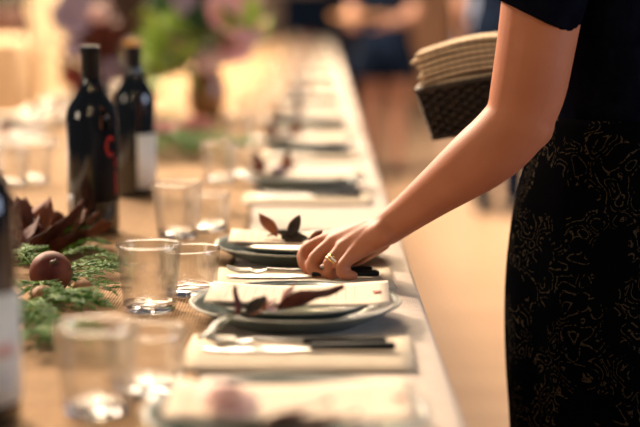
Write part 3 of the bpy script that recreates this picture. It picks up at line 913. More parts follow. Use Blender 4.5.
def seed_head(px, py, z, rad):
    q = PZ(px, py, BZ)
    mb = MB()
    n = 60
    for k in range(n):
        zz = 1 - 2 * (k + 0.5) / n; rr = math.sqrt(1 - zz * zz); a = k * 2.39996
        c = Vector((rr * math.cos(a), rr * math.sin(a), zz)) * rad * 0.86
        mb.ball(c, rad * 0.2, 6, 4)
    mb.ball((0, 0, 0), rad * 0.85, 12, 8)
    o = obj('seed_head', mb, 'seed_brown', sharp=False)
    o.location = (q.x, q.y, BZ + z)
    return tag(o, 'rough brown seed head on top of the dried leaf heap', 'seed head', 'brown seed heads in the garland')
for a in ((30, 246, .040, .012), (44, 246, .043, .013), (57, 246, .040, .013), (66, 247, .028, .012), (37, 249, .034, .012)):
    seed_head(*a)

# garland farther along the runner
for k in range(16):
    px = random.uniform(148, 205); py = random.uniform(140, 162)
    frond(px, py, random.uniform(-3, 3), 0.01, 0.15, random.uniform(0.9, 1.3), 'blurred green sprig in the garland right of the rear bottle', 'sprigs of the far garland')
for px, py, key, lab in ((168, 146, 'petal_red', 'blurred dark red blossom in the garland right of the rear bottle, left one'), (184, 148, 'petal_red', 'blurred dark red blossom in the garland right of the rear bottle, middle one'), (196, 140, 'petal_red', 'blurred dark red blossom in the garland right of the rear bottle, right one')):
    q = PZ(px, py, BZ)
    blossom('blossom', key, (q.x, q.y, BZ + 0.03), (0.5, 0.1, 0.3), 1.0, lab, 'red blossoms in the far garland')

# ------------------------------------------------------------------ flower arrangements
def vase(loc, hh, rad, matn, label):
    prof = [(0.002, 0.0), (rad * 0.7, 0.0), (rad * 0.95, hh * 0.15), (rad, hh * 0.45), (rad * 0.8, hh * 0.75), (rad * 0.66, hh * 0.9), (rad * 0.78, hh), (rad * 0.72, hh), (rad * 0.6, hh * 0.9), (rad * 0.72, hh * 0.72), (rad * 0.9, hh * 0.45), (rad * 0.8, hh * 0.1), (0.002, hh * 0.06)]
    o = obj('flower_vase', MB().lathe(prof, 32), matn)
    o.location = loc
    return tag(o, label, 'vase')
BL = leaf_mesh('leaf', 0.11, 0.05, 0.6, 0.25, 'leaf_green', 0.3)
BD = leaf_mesh('leaf', 0.10, 0.045, 0.6, 0.25, 'leaf_deep', 0.3)
BP = leaf_mesh('leaf', 0.10, 0.050, 0.6, 0.25, 'leaf_red', 0.3)
def branch(base, tip, n, me, sc, label, group, rnd):
    t = thing('foliage_branch', label, 'foliage', base, (0, 0, 0), group)
    d = Vector(tip) - Vector(base)
    side = d.cross(Vector((0, 0, 1))).normalized()
    pts = [d * u + Vector((0, 0, 0.06 * math.sin(PI * u))) for u in (0, .25, .5, .75, 1)]
    obj('stem', MB().tube(pts, [.004, .0035, .003, .0025, .0015], 6), 'stem', t)
    for k in range(n):
        u = 0.25 + 0.75 * (k + 1) / n
        c = d * u + Vector((0, 0, 0.06 * math.sin(PI * u)))
        o = bpy.data.objects.new('leaf', me); C.objects.link(o); o.parent = t
        o.location = c
        dr = (d.normalized() * 0.4 + Vector((rnd.uniform(-1, 1), rnd.uniform(-1, 1), rnd.uniform(-0.5, 0.8)))).normalized()
        o.rotation_euler = dr.to_track_quat('X', 'Z').to_euler(); s_ = sc * rnd.uniform(0.8, 1.3); o.scale = (s_,) * 3
    return t
rnd = random.Random(5)
# main centrepiece
vq = PZ(207, 116, BZ)
vase((vq.x, vq.y, BZ + 0.001), 0.17, 0.062, 'vase_amber', 'amber-brown vase holding the pink and green flowers')
vt = Vector((vq.x, vq.y, BZ + 0.15))
VY = vq.y
for px, py, me, sc, key in ((146, 72, BL, 1.3, 'bright'), (155, 92, BL, 1.2, 'bright'), (162, 58, BL, 1.3, 'bright'), (144, 92, BL, 1.1, 'bright'), (170, 78, BL, 1.2, 'bright'), (152, 45, BL, 1.2, 'bright'), (160, 15, BD, 1.1, 'deep'), (185, 8, BD, 1.2, 'deep'), (205, 20, BD, 1.2, 'deep'), (215, 45, BD, 1.0, 'deep'), (190, 50, BD, 1.0, 'deep'), (252, 30, BL, 0.9, 'bright'), (262, 45, BL, 0.8, 'bright'), (200, -20, BD, 1.2, 'deep'), (230, -30, BD, 1.2, 'deep')):
    branch(vt, P(px, py, VY + rnd.uniform(-.15, .15)), 11, me, sc, ('bright green leafy branch in the pink flower centrepiece' if key == 'bright' else 'deep green leafy branch in the pink flower centrepiece'), key + ' foliage of the centrepiece', rnd)
for k, (px, py, key, sc) in enumerate(((228, 14, 'petal_pink', 1.7), (246, 30, 'petal_pink', 1.4), (240, -4, 'petal_pink', 1.6), (234, 48, 'petal_pink', 1.3), (184, 38, 'petal_blush', 1.2), (206, 62, 'petal_blush', 0.9), (180, 55, 'petal_mauve', 0.9), (225, 55, 'petal_white', 0.9), (180, 2, 'petal_mauve', 1.1))):
    c = P(px, py, VY - 0.08 + 0.02 * (k % 4))
    pinkw = ['leftmost', 'rightmost', 'topmost', 'lowest'][k] if k < 4 else ''
    blossom('cut_flower', key, c, (R(65), 0, rnd.uniform(-.5, .5)), sc, {'petal_pink': f'{pinkw} of the four large pink flowers in the centrepiece', 'petal_blush': 'blush flower in the middle of the centrepiece', 'petal_mauve': 'small mauve flower at the left of the centrepiece', 'petal_white': 'white flower low in the centrepiece'}[key], key.replace('petal_', '') + ' flowers in the centrepiece', stem_to=vt)
# dark arrangement behind the front bottle
vq2 = PZ(97, 116, BZ)
vase((vq2.x, vq2.y, BZ + 0.001), 0.14, 0.055, 'vase_dark', 'dark vase behind the front wine bottle')
vt2 = Vector((vq2.x, vq2.y, BZ + 0.125))
for px, py in ((74, 50), (80, 75), (88, 40), (112, 70), (118, 45), (105, 30), (76, 95), (122, 80), (92, 20), (82, 60), (115, 95), (98, 60)):
    branch(vt2, P(px, py, vq2.y + rnd.uniform(-.12, .12)), 9, BP, 0.95, 'burgundy leafy branch in the arrangement behind the front bottle', 'burgundy foliage behind the bottles', rnd)
for k, (px, py, key, sc) in enumerate(((70, 18, 'petal_mauve', 1.4), (76, 2, 'petal_mauve', 1.1), (74, 52, 'petal_mauve', 0.7), (98, 14, 'petal_blush', 0.7), (112, 72, 'petal_mauve', 0.9), (72, 76, 'petal_red', 0.8))):
    blossom('cut_flower', key, P(px, py, vq2.y - 0.1), (R(65), 0, rnd.uniform(-.5, .5)), sc, {'petal_mauve': ['large greyish mauve flower', 'topmost greyish mauve flower', 'small middle mauve flower', '', 'lowest mauve flower, next to the bottle necks', ''][k] + ' in the burgundy arrangement', 'petal_blush': 'blush flower in the burgundy arrangement', 'petal_red': 'dark red flower low in the burgundy arrangement'}[key], key.replace('petal_', '') + ' flowers behind the bottles', stem_to=vt2)

# ------------------------------------------------------------------ the person laying the table
PY = 2.05
person = thing('person', 'person in dark blouse and black embroidered skirt reaching a hand to the table', 'person', (0.39, PY, 0))
body = MB()
# torso and pelvis
tors = [(.395, PY, .76, .088, .145), (.395, PY, .82, .094, .150), (.395, PY, .90, .086, .142), (.39, PY, 1.0, .085, .128), (.372, PY, 1.1, .095, .135), (.355, PY, 1.19, .10, .145), (.345, PY, 1.26, .078, .150), (.340, PY, 1.305, .055, .105), (.336, PY, 1.335, .047, .055)]
rings_z(body, smooth_path(tors, 4), 28)
chain(body, [(.338, PY, 1.30, .050), (.325, PY, 1.37, .047), (.312, PY, 1.43, .05)])
HC = Vector((.285, PY, 1.485))          # head, tilted down towards the table
body.ball(HC, (.092, .074, .105), 20, 14)
body.ball(HC + Vector((-.035, 0, -.045)), (.058, .056, .062), 16, 12)   # jaw
chain(body, [tuple(HC + Vector((-.088, 0, .012))) + (.009,), tuple(HC + Vector((-.108, 0, -.020))) + (.013,)], n=10)   # nose
for s in (-1, 1):
    body.ball(HC + Vector((.005, s * .076, -.008)), (.020, .010, .030), 10, 8)
# legs and feet
for s in (-1, 1):
    y = PY + s * 0.085
    chain(body, [(.39, y * 0.9 + PY * 0.1, .84, .075), (.39, y * 0.9 + PY * 0.1, .66, .066), (.39, y, .47, .050), (.405, y, .34, .052), (.415, y, .20, .040), (.42, y, .09, .032)])
    chain(body, [(.43, y, .045, .036), (.37, y, .038, .034), (.30, y, .028, .026), (.255, y, .024, .020)], flat=0.8)
def LP(*pts):
    return [tuple(P(px, py, y)) + (r,) for px, py, y, r in pts]
# left arm (nearest the camera)
chain(body, LP((556, -92, 1.90, .055), (546, -20, 1.875, .052), (536, 45, 1.865, .0485), (528, 90, 1.862, .0465), (519, 121, 1.86, .0415)))
chain(body, LP((520, 120, 1.86, .0425), (500, 142, 1.868, .0425), (477, 161, 1.88, .0405), (437, 191, 1.91, .0312), (408, 213, 1.935, .0252), (386, 229, 1.95, .0225)))
chain(body, LP((524, 116, 1.868, .040), (526, 124, 1.868, .036)))
# left hand: palm as fan of metacarpals
WR = (386, 230, 1.95)
fingers = {
    'index': [(329, 240, 2.000, .0115), (305, 251, 2.000, .0100), (304.5, 263, 1.985, .0090), (309, 270, 1.975, .0082)],
    'middle': [(334, 243, 1.978, .0118), (314, 260, 1.968, .0103), (314, 270, 1.960, .0092), (318, 275, 1.955, .0082)],
    'ring': [(343, 249, 1.957, .0110), (328, 266, 1.945, .0092), (331, 275, 1.948, .0088), (337, 276.5, 1.955, .0078)],
    'pinky': [(353, 255, 1.940, .0098), (340, 269, 1.930, .0078), (345, 275.5, 1.928, .0070), (354, 275.5, 1.932, .0062)]}
for nm, f in fingers.items():
    m0 = f[0]
    chain(body, LP((WR[0] - 2, WR[1] + (m0[1] - 249) * 0.35, WR[2] + (m0[2] - 1.965) * 0.5, .0185), ((WR[0] + m0[0]) / 2, (WR[1] + m0[1]) / 2 - 2, (WR[2] + m0[2]) / 2, .0165), (m0[0], m0[1], m0[2], m0[3] + .0015)), n=14)
    chain(body, LP(*f), sub=3, n=14)
# palm filling
chain(body, LP((378, 236, 1.965, .018), (355, 246, 1.975, .015), (340, 252, 1.975, .012)))
# thumb on the far side
chain(body, LP((380, 240, 1.975, .0160), (358, 254, 2.005, .0150), (338, 264, 2.005, .0115), (322, 272, 1.990, .0095)), sub=3)
# right arm, holding the basket
BAS_Y = 2.32
bhand = P(500, 128, BAS_Y + 0.03)
chain(body, [(.345, PY + .165, 1.25, .055), (.36, PY + .21, 1.10, .047), (.385, PY + .24, .985, .042)])
chain(body, [(.385, PY + .24, .985, .042), (bhand.x + .055, BAS_Y + .05, .955, .036), (bhand.x + .02, BAS_Y + .04, .937, .026)])
for k in range(4):
    y = BAS_Y + 0.005 + k * 0.019
    chain(body, [(bhand.x + .025, y * 0.4 + (BAS_Y + .035) * 0.6, .934, .016), (bhand.x - .02, y, .923, .0105), (bhand.x - .055, y, .918, .0095), (bhand.x - .08, y, .917, .008)], sub=3, n=12)
chain(body, [(bhand.x + .015, BAS_Y + .01, .937, .015), (bhand.x, BAS_Y - .035, .938, .012), (bhand.x - .012, BAS_Y - .078, .955, .0095)], sub=3, n=12)
bm_ = remesh(body, 0.0030, 5, 'body')
bm_.transform(Matrix.Translation(-person.location))
obj('body', bm_, 'skin', person, sharp=False)
# face
for s in (-1, 1):
    e = HC + Vector((-.078, s * .030, .012))
    ey = obj('eye', MB().ball(e, .0125, 14, 10), 'eye_white', person, world_space=True)
    obj('iris', MB().ball(e - person.location + Vector((-.0085, 0, -.003)), .0058, 10, 8), 'iris', ey)
    obj('eyebrow', MB().tube([HC + Vector((-.086, s * .014, .036)), HC + Vector((-.084, s * .032, .041)), HC + Vector((-.072, s * .050, .036))], [.003, .004, .002], 6), 'hair_dark', person, world_space=True)
obj('lips', MB().tube([HC + Vector((-.080, -.022, -.052)), HC + Vector((-.091, 0, -.054)), HC + Vector((-.080, .022, -.052))], [.003, .0065, .003], 8), 'lip', person, world_space=True)
hair = MB()
hair.ball(HC + Vector((.022, 0, .022)), (.090, .082, .102), 20, 14)
hair.ball(HC + Vector((.095, 0, .02)), (.045, .045, .045), 14, 10)
hm = remesh(hair, 0.005, 2, 'hair'); hm.transform(Matrix.Translation(-person.location))
obj('hair', hm, 'hair_dark', person, sharp=False)
# blouse with short sleeves
bl = MB()
brow = [(.39, PY, .955, .092, .143), (.39, PY, 1.0, .094, .138), (.372, PY, 1.1, .105, .146), (.355, PY, 1.19, .111, .157), (.345, PY, 1.26, .089, .163), (.340, PY, 1.305, .064, .112), (.337, PY, 1.330, .052, .062)]
rings_z(bl, smooth_path(brow, 4), 36)
def sleeve(mb, pts, endn):
    """loft with a tilted last ring"""
    q = smooth_path(pts, 4)
    rings = []
    for i, p_ in enumerate(q):
        c = Vector(p_[:3]); t = (Vector(q[min(i + 1, len(q) - 1)][:3]) - Vector(q[max(i - 1, 0)][:3])).normalized()
        w = i / (len(q) - 1)
        nn = (t * (1 - w) + Vector(endn) * w).normalized()
        a = nn.cross(Vector((0, 1, 0))).normalized(); b = a.cross(nn).normalized()
        rings.append([c + a * math.cos(2 * PI * j / 24) * p_[3] + b * math.sin(2 * PI * j / 24) * p_[3] for j in range(24)])
    mb.loft(rings)
sleeve(bl, LP((560, -110, 1.925, .062), (553, -70, 1.89, .064), (545, -25, 1.874, .060), (535, 18, 1.868, .0565)), (-0.44, 0.05, -0.90))
sleeve(bl, [(.342, PY + .13, 1.265, .062), (.348, PY + .175, 1.20, .063), (.36, PY + .205, 1.11, .057)], (0.1, 0.2, -1))
bmh = remesh(bl, 0.0035, 8, 'blouse'); bmh.transform(Matrix.Translation(-person.location))
obj('blouse', bmh, 'blouse', person, sharp=False)
# skirt
fr = [(.968, .297), (.93, .293), (.905, .288), (.87, .278), (.828, .268), (.767, .261), (.70, .259), (.618, .263), (.54, .271), (.46, .278), (.38, .284)]
def skirt_rows(off):
    rows = []
    for z, f in fr:
        cx = .392
        ry = .150 if z > .95 else (.168 if z > .6 else .165)
        rows.append((cx, PY, z, cx - f + off, ry + off))
    return smooth_path(rows, 3)
sk = MB(); n = 72
def skring(row, k):
    cx, cy, z, rx, ry = row
    w = max(0, (0.95 - z)) * 0.012
    return [Vector((cx + (rx + w * math.sin(9 * 2 * PI * j / n + z * 3)) * math.cos(2 * PI * j / n), cy + (ry + w * math.sin(9 * 2 * PI * j / n + z * 3)) * math.sin(2 * PI * j / n), z)) for j in range(n)]
out_ = [skring(r_, 0) for r_ in skirt_rows(0)]
inn_ = [skring(r_, 0) for r_ in skirt_rows(-0.003)]
sk.loft(out_ + inn_[::-1], cap=False, closed=True)
obj('skirt', sk, 'skirt', person, sharp=False, world_space=True)
for s in (-1, 1):
    sh = MB()
    chain(sh, [(.445, PY + s * .085, .042, .043), (.38, PY + s * .085, .036, .042), (.31, PY + s * .085, .03, .036), (.245, PY + s * .085, .026, .028)], flat=0.75)
    obj('shoe', sh, 'shoe', person, world_space=True, sharp=False)
# ring on the ring finger (worn: a thing of its own)
fa = P(343, 249, 1.957); fb = P(328, 266, 1.945)
rc = fa.lerp(fb, 0.72); ax = (fb - fa).normalized()
rg = thing('finger_ring', 'gold double-band ring with small stones on the ring finger', 'ring', rc)
u_ = ax.cross(Vector((0, -1, 0))).normalized(); v_ = ax.cross(u_).normalized()
for off in (-0.0022, 0.0024):
    mb = MB()
    rings = []
    for j in range(28):
        a = 2 * PI * j / 28
        rad_dir = u_ * math.cos(a) + v_ * math.sin(a)
        c = ax * off + rad_dir * 0.0101
        rings.append([c + rad_dir * 0.0010 * math.cos(2 * PI * k / 8) + ax * 0.0015 * math.sin(2 * PI * k / 8) for k in range(8)])
    mb.loft(rings, closed=True)
    obj('ring_band', mb, 'gold', rg)
toc = (CAM_LOC - rc); toc = (toc - ax * toc.dot(ax)).normalized()
for k in (-1, 0, 1):
    obj('stone', MB().ball(toc * 0.0111 + ax * 0.0001 + ax.cross(toc) * 0.0030 * k, 0.0017, 10, 8), 'stone', rg)

# fork and knife under the hand are those of the third place (built above)

# ------------------------------------------------------------------ basket with folded napkins
bl0 = P(417, 92, BAS_Y - 0.065)
bas = thing('napkin_basket', 'dark woven wicker basket held in the crook of the far arm', 'basket', bl0)
tilt = Matrix.Rotation(R(-11), 4, 'Y') @ Matrix.Rotation(R(-9), 4, 'Z')
L_, W_, H_ = 0.22, 0.135, 0.074
# local frame: x along length, y away from camera, z up; rim at z=0, floor at z=-H
def perim(t, inset):
    """point on the rounded rectangle, t in 0..1"""
    l, w = L_ - 2 * inset, W_ - 2 * inset
    per = 2 * (l + w); s = (t % 1.0) * per
    if s < l: return Vector((inset + s, inset, 0)), Vector((0, -1, 0))
    s -= l
    if s < w: return Vector((inset + l, inset + s, 0)), Vector((1, 0, 0))
    s -= w
    if s < l: return Vector((inset + l - s, inset + w, 0)), Vector((0, 1, 0))
    s -= l
    return Vector((inset, inset + w - s, 0)), Vector((-1, 0, 0))
NW = 62
rows_ = 11
for r_ in range(rows_):
    z = -0.004 - (H_ - 0.008) * r_ / (rows_ - 1)
    ins = 0.011 * (-z / H_)
    pts = []
    n = NW * 4
    for k in range(n):
        t = k / n
        p_, nr = perim(t, ins)
        wv_ = math.cos(2 * PI * (t * NW / 2) + (PI if r_ % 2 else 0))
        pts.append(p_ + nr * 0.0028 * wv_ + Vector((0, 0, z)))
    mb = MB(); rings = []
    for k in range(n):
        tg = (pts[(k + 1) % n] - pts[k - 1]).normalized()
        a = tg.cross(Vector((0, 0, 1))).normalized()
        rings.append([pts[k] + a * 0.0020 * math.cos(2 * PI * j / 5) + Vector((0, 0, 0.0031 * math.sin(2 * PI * j / 5))) for j in range(5)])
    mb.loft(rings, closed=True)
    mb.xf(tilt)
    obj('woven_strand', mb, 'wicker', bas, sharp=False)
mb = MB()
for k in range(NW):
    t = (k + 0.5 * 0) / NW
    p_, nr = perim(t, 0); p2, _ = perim(t, 0.011)
    mb.tube([p_, p2 + Vector((0, 0, -H_))], 0.0016, 5)
mb.xf(tilt); obj('stakes', mb, 'wicker', bas, sharp=False)
for z, ins, rr in ((0.001, 0.0, 0.0052), (-H_, 0.011, 0.004)):
    mb = MB(); n = 64; rings = []
    pts = [perim(k / n, ins)[0] + Vector((0, 0, z)) for k in range(n)]
    for k in range(n):
        tg = (pts[(k + 1) % n] - pts[k - 1]).normalized(); a = tg.cross(Vector((0, 0, 1))).normalized()
        rings.append([pts[k] + a * rr * math.cos(2 * PI * j / 6) + Vector((0, 0, rr * math.sin(2 * PI * j / 6))) for j in range(6)])
    mb.loft(rings, closed=True); mb.xf(tilt)
    obj('basket_rim' if z > -0.01 else 'basket_foot', mb, 'wicker', bas, sharp=False)
mb = MB().box((L_ / 2, W_ / 2, -H_ + 0.003), (L_ - 0.042, W_ - 0.042, 0.004)); mb.xf(tilt)
obj('basket_floor', mb, 'wicker', bas, smooth=False)
for a_, b_ in (((0, 0), (1, 0)), ((1, 0), (1, 1)), ((1, 1), (0, 1)), ((0, 1), (0, 0))):
    def crn(c, inset, z):
        return Vector((inset + c[0] * (L_ - 2 * inset), inset + c[1] * (W_ - 2 * inset), z))
    mb = MB().add([crn(a_, .004, -.003), crn(b_, .004, -.003), crn(b_, .014, -H_), crn(a_, .014, -H_)], [(0, 1, 2, 3)])
    mb.xf(tilt); obj('weave_backing', mb, 'wicker', bas, smooth=False, solid=0.0015)  # dark sheets added so no brightness shows through the weave

def held_napkin(z0, x0, thick, lift, label, droop, width=0.112, length=0.195, y0=0.010):
    """folded cloth: rounded fold at the left end, sagging profile"""
    mb = MB()
    prof = []
    n = 22
    def mid(x):
        u = (x - x0) / length
        return z0 + lift * math.sin(PI * min(1, u * 1.05)) ** 1.2 - droop * (1 - u) ** 5 - 0.010 * u * u
    h = thick / 2
    top = []; bot = []
    for k in range(n + 1):
        x = x0 + length * k / n
        top.append((x, mid(x) + h)); bot.append((x, mid(x) - h))
    nose = [(x0 - h * 0.9 * math.sin(a), mid(x0) - h * math.cos(a)) for a in (PI * 0.2, PI * 0.4, PI * 0.6, PI * 0.8)]
    loop = top[::-1]
    loop = bot[::-1] + nose + top
    rings = []
    for q, y in enumerate([y0, y0 + 0.003, y0 + 0.04, y0 + 0.075, y0 + width - 0.003, y0 + width]):
        sh = 0.8 if q in (0, 5) else 1.0
        cz = [(a, b) for a, b in loop]
        rings.append([Vector((a + 0.004 * math.sin(9 * y + x0 * 300), y, (b if sh == 1 else mid(min(max(a, x0), x0 + length)) + (b - mid(min(max(a, x0), x0 + length))) * sh))) for a, b in cz])
    mb.loft(rings); mb.xf(tilt)
    o = obj('held_napkin', mb, 'kraft_napkin', sharp=False)
    o.location = bas.location
    return tag(o, label, 'napkin', 'napkins stacked in the basket')
held_napkin(-0.054, 0.030, 0.022, 0.0, 'thick folded tan napkin at the bottom of the basket', 0.0, length=0.155, width=0.080, y0=0.027)
held_napkin(-0.029, 0.027, 0.022, 0.0, 'thick folded tan napkin lying below the basket rim', 0.0, length=0.165, width=0.090, y0=0.022)
held_napkin(-0.001, 0.014, 0.024, 0.0, 'thick folded tan napkin level with the basket rim', 0.0, length=0.18, width=0.105, y0=0.015)
names = ['lowest thin tan napkin of the stack above the basket rim', 'second thin tan napkin of the stack above the basket rim', 'third thin tan napkin of the stack above the basket rim', 'fourth thin tan napkin of the stack above the basket rim', 'fifth thin tan napkin of the stack above the basket rim', 'topmost pale tan napkin curving over the stack']
for k in range(6):
    held_napkin(0.0175 + k * 0.0072, 0.006 - 0.003 * math.sin(k * 2.1) - 0.001 * k, 0.0062, 0.002 + 0.0012 * k, names[k], 0.007 - 0.001 * k, width=0.115)

# ------------------------------------------------------------------ background people and furniture
def bg_person(name, label, X, Y, facing, height, top, bottom, bare_legs, arms, skirt_z=0.62, hairm='hair_dark'):
    """facing: angle of the front direction about z; local front is -y"""
    t = thing(name, label, 'person', (X, Y, 0), (0, 0, facing))
    s = height / 1.70
    b = MB()
    rings_z(b, smooth_path([(0, 0, .82 * s, .15, .10), (0, 0, .95 * s, .16, .105), (0, 0, 1.08 * s, .125, .085), (0, -.01, 1.22 * s, .145, .10), (0, 0, 1.36 * s, .17, .085), (0, 0, 1.42 * s, .08, .055)], 3), 20)
    chain(b, [(0, 0, 1.38 * s, .052), (0, -.01, 1.50 * s, .05)])
    b.ball((0, -.015, 1.585 * s), (.074, .092, .108), 16, 12)
    b.ball((0, -.055, 1.545 * s), (.05, .05, .058), 12, 10)
    chain(b, [(0, -.10, 1.59 * s, .009), (0, -.122, 1.565 * s, .012)], n=8)
    for q in (-1, 1):
        b.ball((q * .076, 0, 1.58 * s), (.010, .02, .03), 8, 6)
        chain(b, [(q * .085, 0, .88 * s, .085), (q * .085, 0, .68 * s, .070), (q * .085, .005, .48 * s, .052), (q * .085, .015, .33 * s, .052), (q * .085, .02, .10 * s, .034)])
        chain(b, [(q * .085, .045, .045, .036), (q * .085, -.03, .038, .034), (q * .09, -.14, .025, .022)], flat=0.8)
        sh, el, wr = arms[0 if q < 0 else 1]
        chain(b, [tuple(v * s for v in sh) + (.05,), tuple(v * s for v in el) + (.040,)])
        chain(b, [tuple(v * s for v in el) + (.040,), tuple(v * s for v in wr) + (.025,)])
        e = Vector(el); w_ = Vector(wr); dd = (w_ - e).normalized()
        sd = dd.cross(Vector((0, 0, 1)));
        sd = sd.normalized() if sd.length > 0.2 else Vector((0, 1, 0))
        for k in range(4):
            o_ = sd * (k - 1.5) * 0.020
            chain(b, [tuple((w_ + dd * .01 + o_ * .5) * s) + (.014,), tuple((w_ + dd * .08 + o_) * s) + (.010,), tuple((w_ + dd * (.14 + .012 * (1 - abs(k - 1.5))) + o_ + Vector((0, 0, -.012))) * s) + (.008,)], sub=2, n=8)
        up_ = sd.cross(dd).normalized()
        chain(b, [tuple((w_ + dd * .02) * s) + (.013,), tuple((w_ + dd * .06 + sd * q * -.04) * s) + (.010,), tuple((w_ + dd * .10 + sd * q * -.045) * s) + (.008,)], sub=2, n=8)
    bm2 = remesh(b, 0.008, 4, 'body')
    obj('body', bm2, 'skin_pale', t, sharp=False)
    # clothes
    tp = MB()
    rings_z(tp, smooth_path([(0, 0, .92 * s, .172, .118), (0, 0, .98 * s, .172, .117), (0, 0, 1.08 * s, .138, .098), (0, -.01, 1.22 * s, .158, .113), (0, 0, 1.36 * s, .182, .098), (0, 0, 1.425 * s, .085, .06)], 3), 24)
    for q in (0, 1):
        sh, el, wr = arms[q]
        mid = Vector(sh).lerp(Vector(el), 0.6)
        chain(tp, [tuple(v * s for v in sh) + (.060,), tuple(mid * s) + (.052,)])
    obj('shirt', remesh(tp, 0.010, 3, 'shirt'), top, t, sharp=False)
    if bare_legs:
        sk = MB()
        rings_z(sk, smooth_path([(0, 0, skirt_z, .235, .19), (0, 0, .78, .205, .155), (0, 0, .90 * s, .178, .125), (0, 0, 1.0 * s, .165, .112)], 3), 30)
        obj('skirt', sk, bottom, t, sharp=False)
    else:
        tr = MB()
        rings_z(tr, smooth_path([(0, 0, .80 * s, .165, .112), (0, 0, .95 * s, .174, .118), (0, 0, 1.0 * s, .165, .112)], 3), 24)
        for q in (-1, 1):
            chain(tr, [(q * .087, 0, .86 * s, .098), (q * .088, 0, .66 * s, .085), (q * .088, .005, .45 * s, .070), (q * .088, .015, .12 * s, .062)])
        obj('trousers', remesh(tr, 0.010, 3, 'trousers'), bottom, t, sharp=False)
    for q in (-1, 1):
        sh_ = MB(); chain(sh_, [(q * .085, .055, .045, .042), (q * .085, -.03, .040, .041), (q * .09, -.15, .030, .028)], flat=0.8)
        obj('shoe', sh_, 'shoe', t, sharp=False)
        e = Vector((q * .030, -.098, 1.60 * s))
        ey = obj('eye', MB().ball(e, .012, 10, 8), 'eye_white', t)
        obj('iris', MB().ball(e + Vector((0, -.008, 0)), .006, 8, 6), 'iris', ey)
    obj('lips', MB().tube([(-.022, -.098, 1.528 * s), (0, -.106, 1.526 * s), (.022, -.098, 1.528 * s)], [.003, .006, .003], 6), 'lip', t)
    hr = MB()
    hr.ball((0, .018, 1.615 * s), (.084, .092, .098), 16, 12)
    hr.ball((0, .07, 1.55 * s), (.07, .05, .10), 12, 10)
    obj('hair', remesh(hr, 0.008, 2, 'hair'), hairm, t, sharp=False)
    return t
hang = [((-.17, 0, 1.34), (-.22, .02, 1.08), (-.23, -.06, .86)), ((.17, 0, 1.34), (.22, .02, 1.08), (.23, -.06, .86))]
carry = [((-.17, 0, 1.34), (-.22, -.03, 1.08), (-.12, -.27, 1.03)), ((.17, 0, 1.34), (.22, -.03, 1.08), (.12, -.27, 1.03))]
YA = 9.6
ax_ = P(384, 60, YA).x
bg_person('person', 'blurred person in a navy dress carrying a wooden tray beside the far table', ax_, YA, R(-22), 1.62, 'navy_cloth', 'navy_cloth', True, carry, skirt_z=0.63)
# tray in that person's hands
Rm = Matrix.Rotation(R(-22), 4, 'Z')
tp_ = Rm @ Vector((0, -.42, 1.005)) + Vector((ax_, YA, 0))
tr_ = thing('wooden_tray', 'blurred oval wooden tray carried by the person in navy', 'tray', tp_, (0, 0, R(-22)))
mb = MB().lathe([(.002, 0), (.15, 0), (.18, .018), (.185, .032), (.178, .032), (.172, .02), (.148, .008), (.002, .008)], 32)
mb.v = [Vector((v.x * 1.05, v.y * 0.75, v.z)) for v in mb.v]
obj('tray_dish', mb, 'board_wood', tr_)
YB = 7.9
bx_ = P(500, 120, YB).x
bg_person('person', 'blurred person in navy standing behind the reaching arm', bx_, YB, R(150), 1.72, 'navy_cloth', 'navy_cloth', False, hang)
YC = 13.2
# dark sideboard beyond the table end
sbx = P(318, 30, 15.6).x
sb = thing('sideboard', 'dark navy sideboard against the far wall beyond the table end', 'sideboard', (sbx, 15.7, 0))
obj('cabinet_body', MB().box((0, 0, 0.63), (0.74, 0.45, 1.06)), 'navy_cloth', sb, smooth=False, bevel=0.01)
for k in (-1, 1):
    dd_ = obj('cabinet_door', MB().box((k * 0.18, -0.235, 0.63), (0.33, 0.02, 0.94)), 'navy_cloth', sb, smooth=False, bevel=0.006)
    obj('door_knob', MB().ball((k * 0.05, -0.258, 0.66), 0.016), 'steel', dd_)
    for yy in (-0.18, 0.18):
        obj('leg', MB().box((k * 0.33, yy, 0.05), (0.05, 0.05, 0.1)), 'vase_dark', sb, smooth=False)
obj('cabinet_top', MB().box((0, -0.005, 1.175), (0.78, 0.49, 0.03)), 'navy_cloth', sb, smooth=False, bevel=0.006)

# cream curtain and tan settee at the left
cur = MB()
YCu = 8.6
c0 = P(44, 0, YCu).x
rings = []
def curt(u, v):
    z = 0.01 + 2.6 * v
    wd_ = 0.16 + 0.10 * abs(v - 0.46) ** 1.2
    cx = c0 + 0.03 + 0.06 * math.exp(-((v - 0.3) / 0.16) ** 2)
    x = cx + (u - 0.5) * 2 * wd_
    return Vector((x, YCu + 0.04 * math.sin(u * 6 * 2 * PI), z))
cu = thing('hanging_curtain', 'cream curtain hanging at the left beyond the table', 'curtain', (c0, YCu, 0))
obj('curtain_cloth', cur.grid(curt, 72, 24), 'curtain', cu, solid=0.004, sharp=False, world_space=True)
obj('curtain_rod', MB().tube([(c0 - 1.6, YCu, 2.63), (c0 + 0.4, YCu, 2.63)], 0.018, 10), 'steel', cu, world_space=True)
obj('rod_post', MB().tube([(c0 - 1.55, YCu, 0.0), (c0 - 1.55, YCu, 2.63)], 0.02, 10), 'steel', cu, world_space=True)
YS = 6.9
sx1 = P(29, 70, YS).x
se = thing('settee', 'tan upholstered settee at the left picture edge', 'settee', (sx1 - 0.7, YS, 0))
obj('backrest', MB().box((0, 0, 0.66), (1.4, 0.14, 0.60)), 'tan_upholstery', se, bevel=0.04)
obj('seat', MB().box((0, 0.34, 0.36), (1.4, 0.60, 0.16)), 'tan_upholstery', se, bevel=0.03)
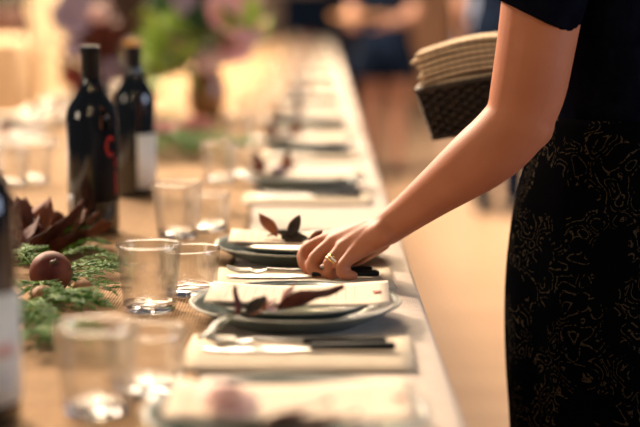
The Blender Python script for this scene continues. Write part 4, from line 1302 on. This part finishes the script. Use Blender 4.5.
for q in (-1, 1):
    obj('armrest', MB().box((q * 0.64, 0.30, 0.52), (0.12, 0.55, 0.20)), 'tan_upholstery', se, bevel=0.03)
    for yy in (-0.02, 0.58):
        obj('leg', MB().box((q * 0.62, yy, 0.15), (0.06, 0.06, 0.30)), 'table_wood', se, smooth=False)
YPt = 7.9
pq = P(8, 28, YPt)
st = thing('plant_stand', 'dark stand behind the tan settee', 'plant stand', (pq.x, YPt, 0))
obj('stand_top', MB().box((0, 0, 0.86), (0.30, 0.30, 0.03)), 'table_wood', st, smooth=False)
for a_ in (-1, 1):
    for b_ in (-1, 1):
        obj('leg', MB().box((a_ * .12, b_ * .12, 0.4225), (0.03, 0.03, 0.845)), 'table_wood', st, smooth=False)
pp = obj('plant_pot', MB().lathe([(.002, 0), (.07, 0), (.115, .06), (.12, .13), (.09, .20), (.075, .22), (.065, .21), (.09, .13), (.06, .03), (.002, .02)], 28), 'clay'); pp.location = (pq.x, YPt, 0.876)
tag(pp, 'round brown clay pot at the top left behind the settee', 'pot')
for k in range(6):
    a_ = 2 * PI * k / 6
    branch(Vector((pq.x, YPt, 1.06)), Vector((pq.x + 0.16 * math.cos(a_), YPt + 0.16 * math.sin(a_), 1.10 + 0.05 * (k % 2))), 6, BD, 0.7, 'green leafy shoot growing from the brown clay pot', 'shoots in the clay pot', rnd)

# ------------------------------------------------------------------ festoon bulbs above the table (unseen, added for glints in the glass)
mat('bulb_glow', (1, 0.8, 0.55), 0.3, emit=((1.0, 0.74, 0.42), 480))
mat('cable', (0.01, 0.01, 0.01), 0.6)
fest = thing('added_festoon', 'added unseen string of warm bulbs above the long table', 'string lights', (-0.44, -4.5, 0))
obj('post', MB().tube([(0, 0, 0), (0, 0, 3.0)], 0.035, 10), 'table_wood', fest)
obj('cable', MB().tube([(0, y_, 2.92) for y_ in range(0, 22)], 0.006, 6), 'cable', fest)
for k in range(11):
    y_ = 3.4 + k * 1.75
    sx_ = 0.25 if k % 2 else -0.25
    bu = obj('bulb', MB().ball((sx_, y_, 2.45), (0.026, 0.026, 0.034), 14, 10), 'bulb_glow', fest)
    obj('socket', MB().tube([(sx_, y_, 2.48), (sx_, y_, 2.55), (sx_ * 0.3, y_, 2.85), (0, y_, 2.92)], [0.018, 0.015, 0.005, 0.005], 8), 'cable', bu)
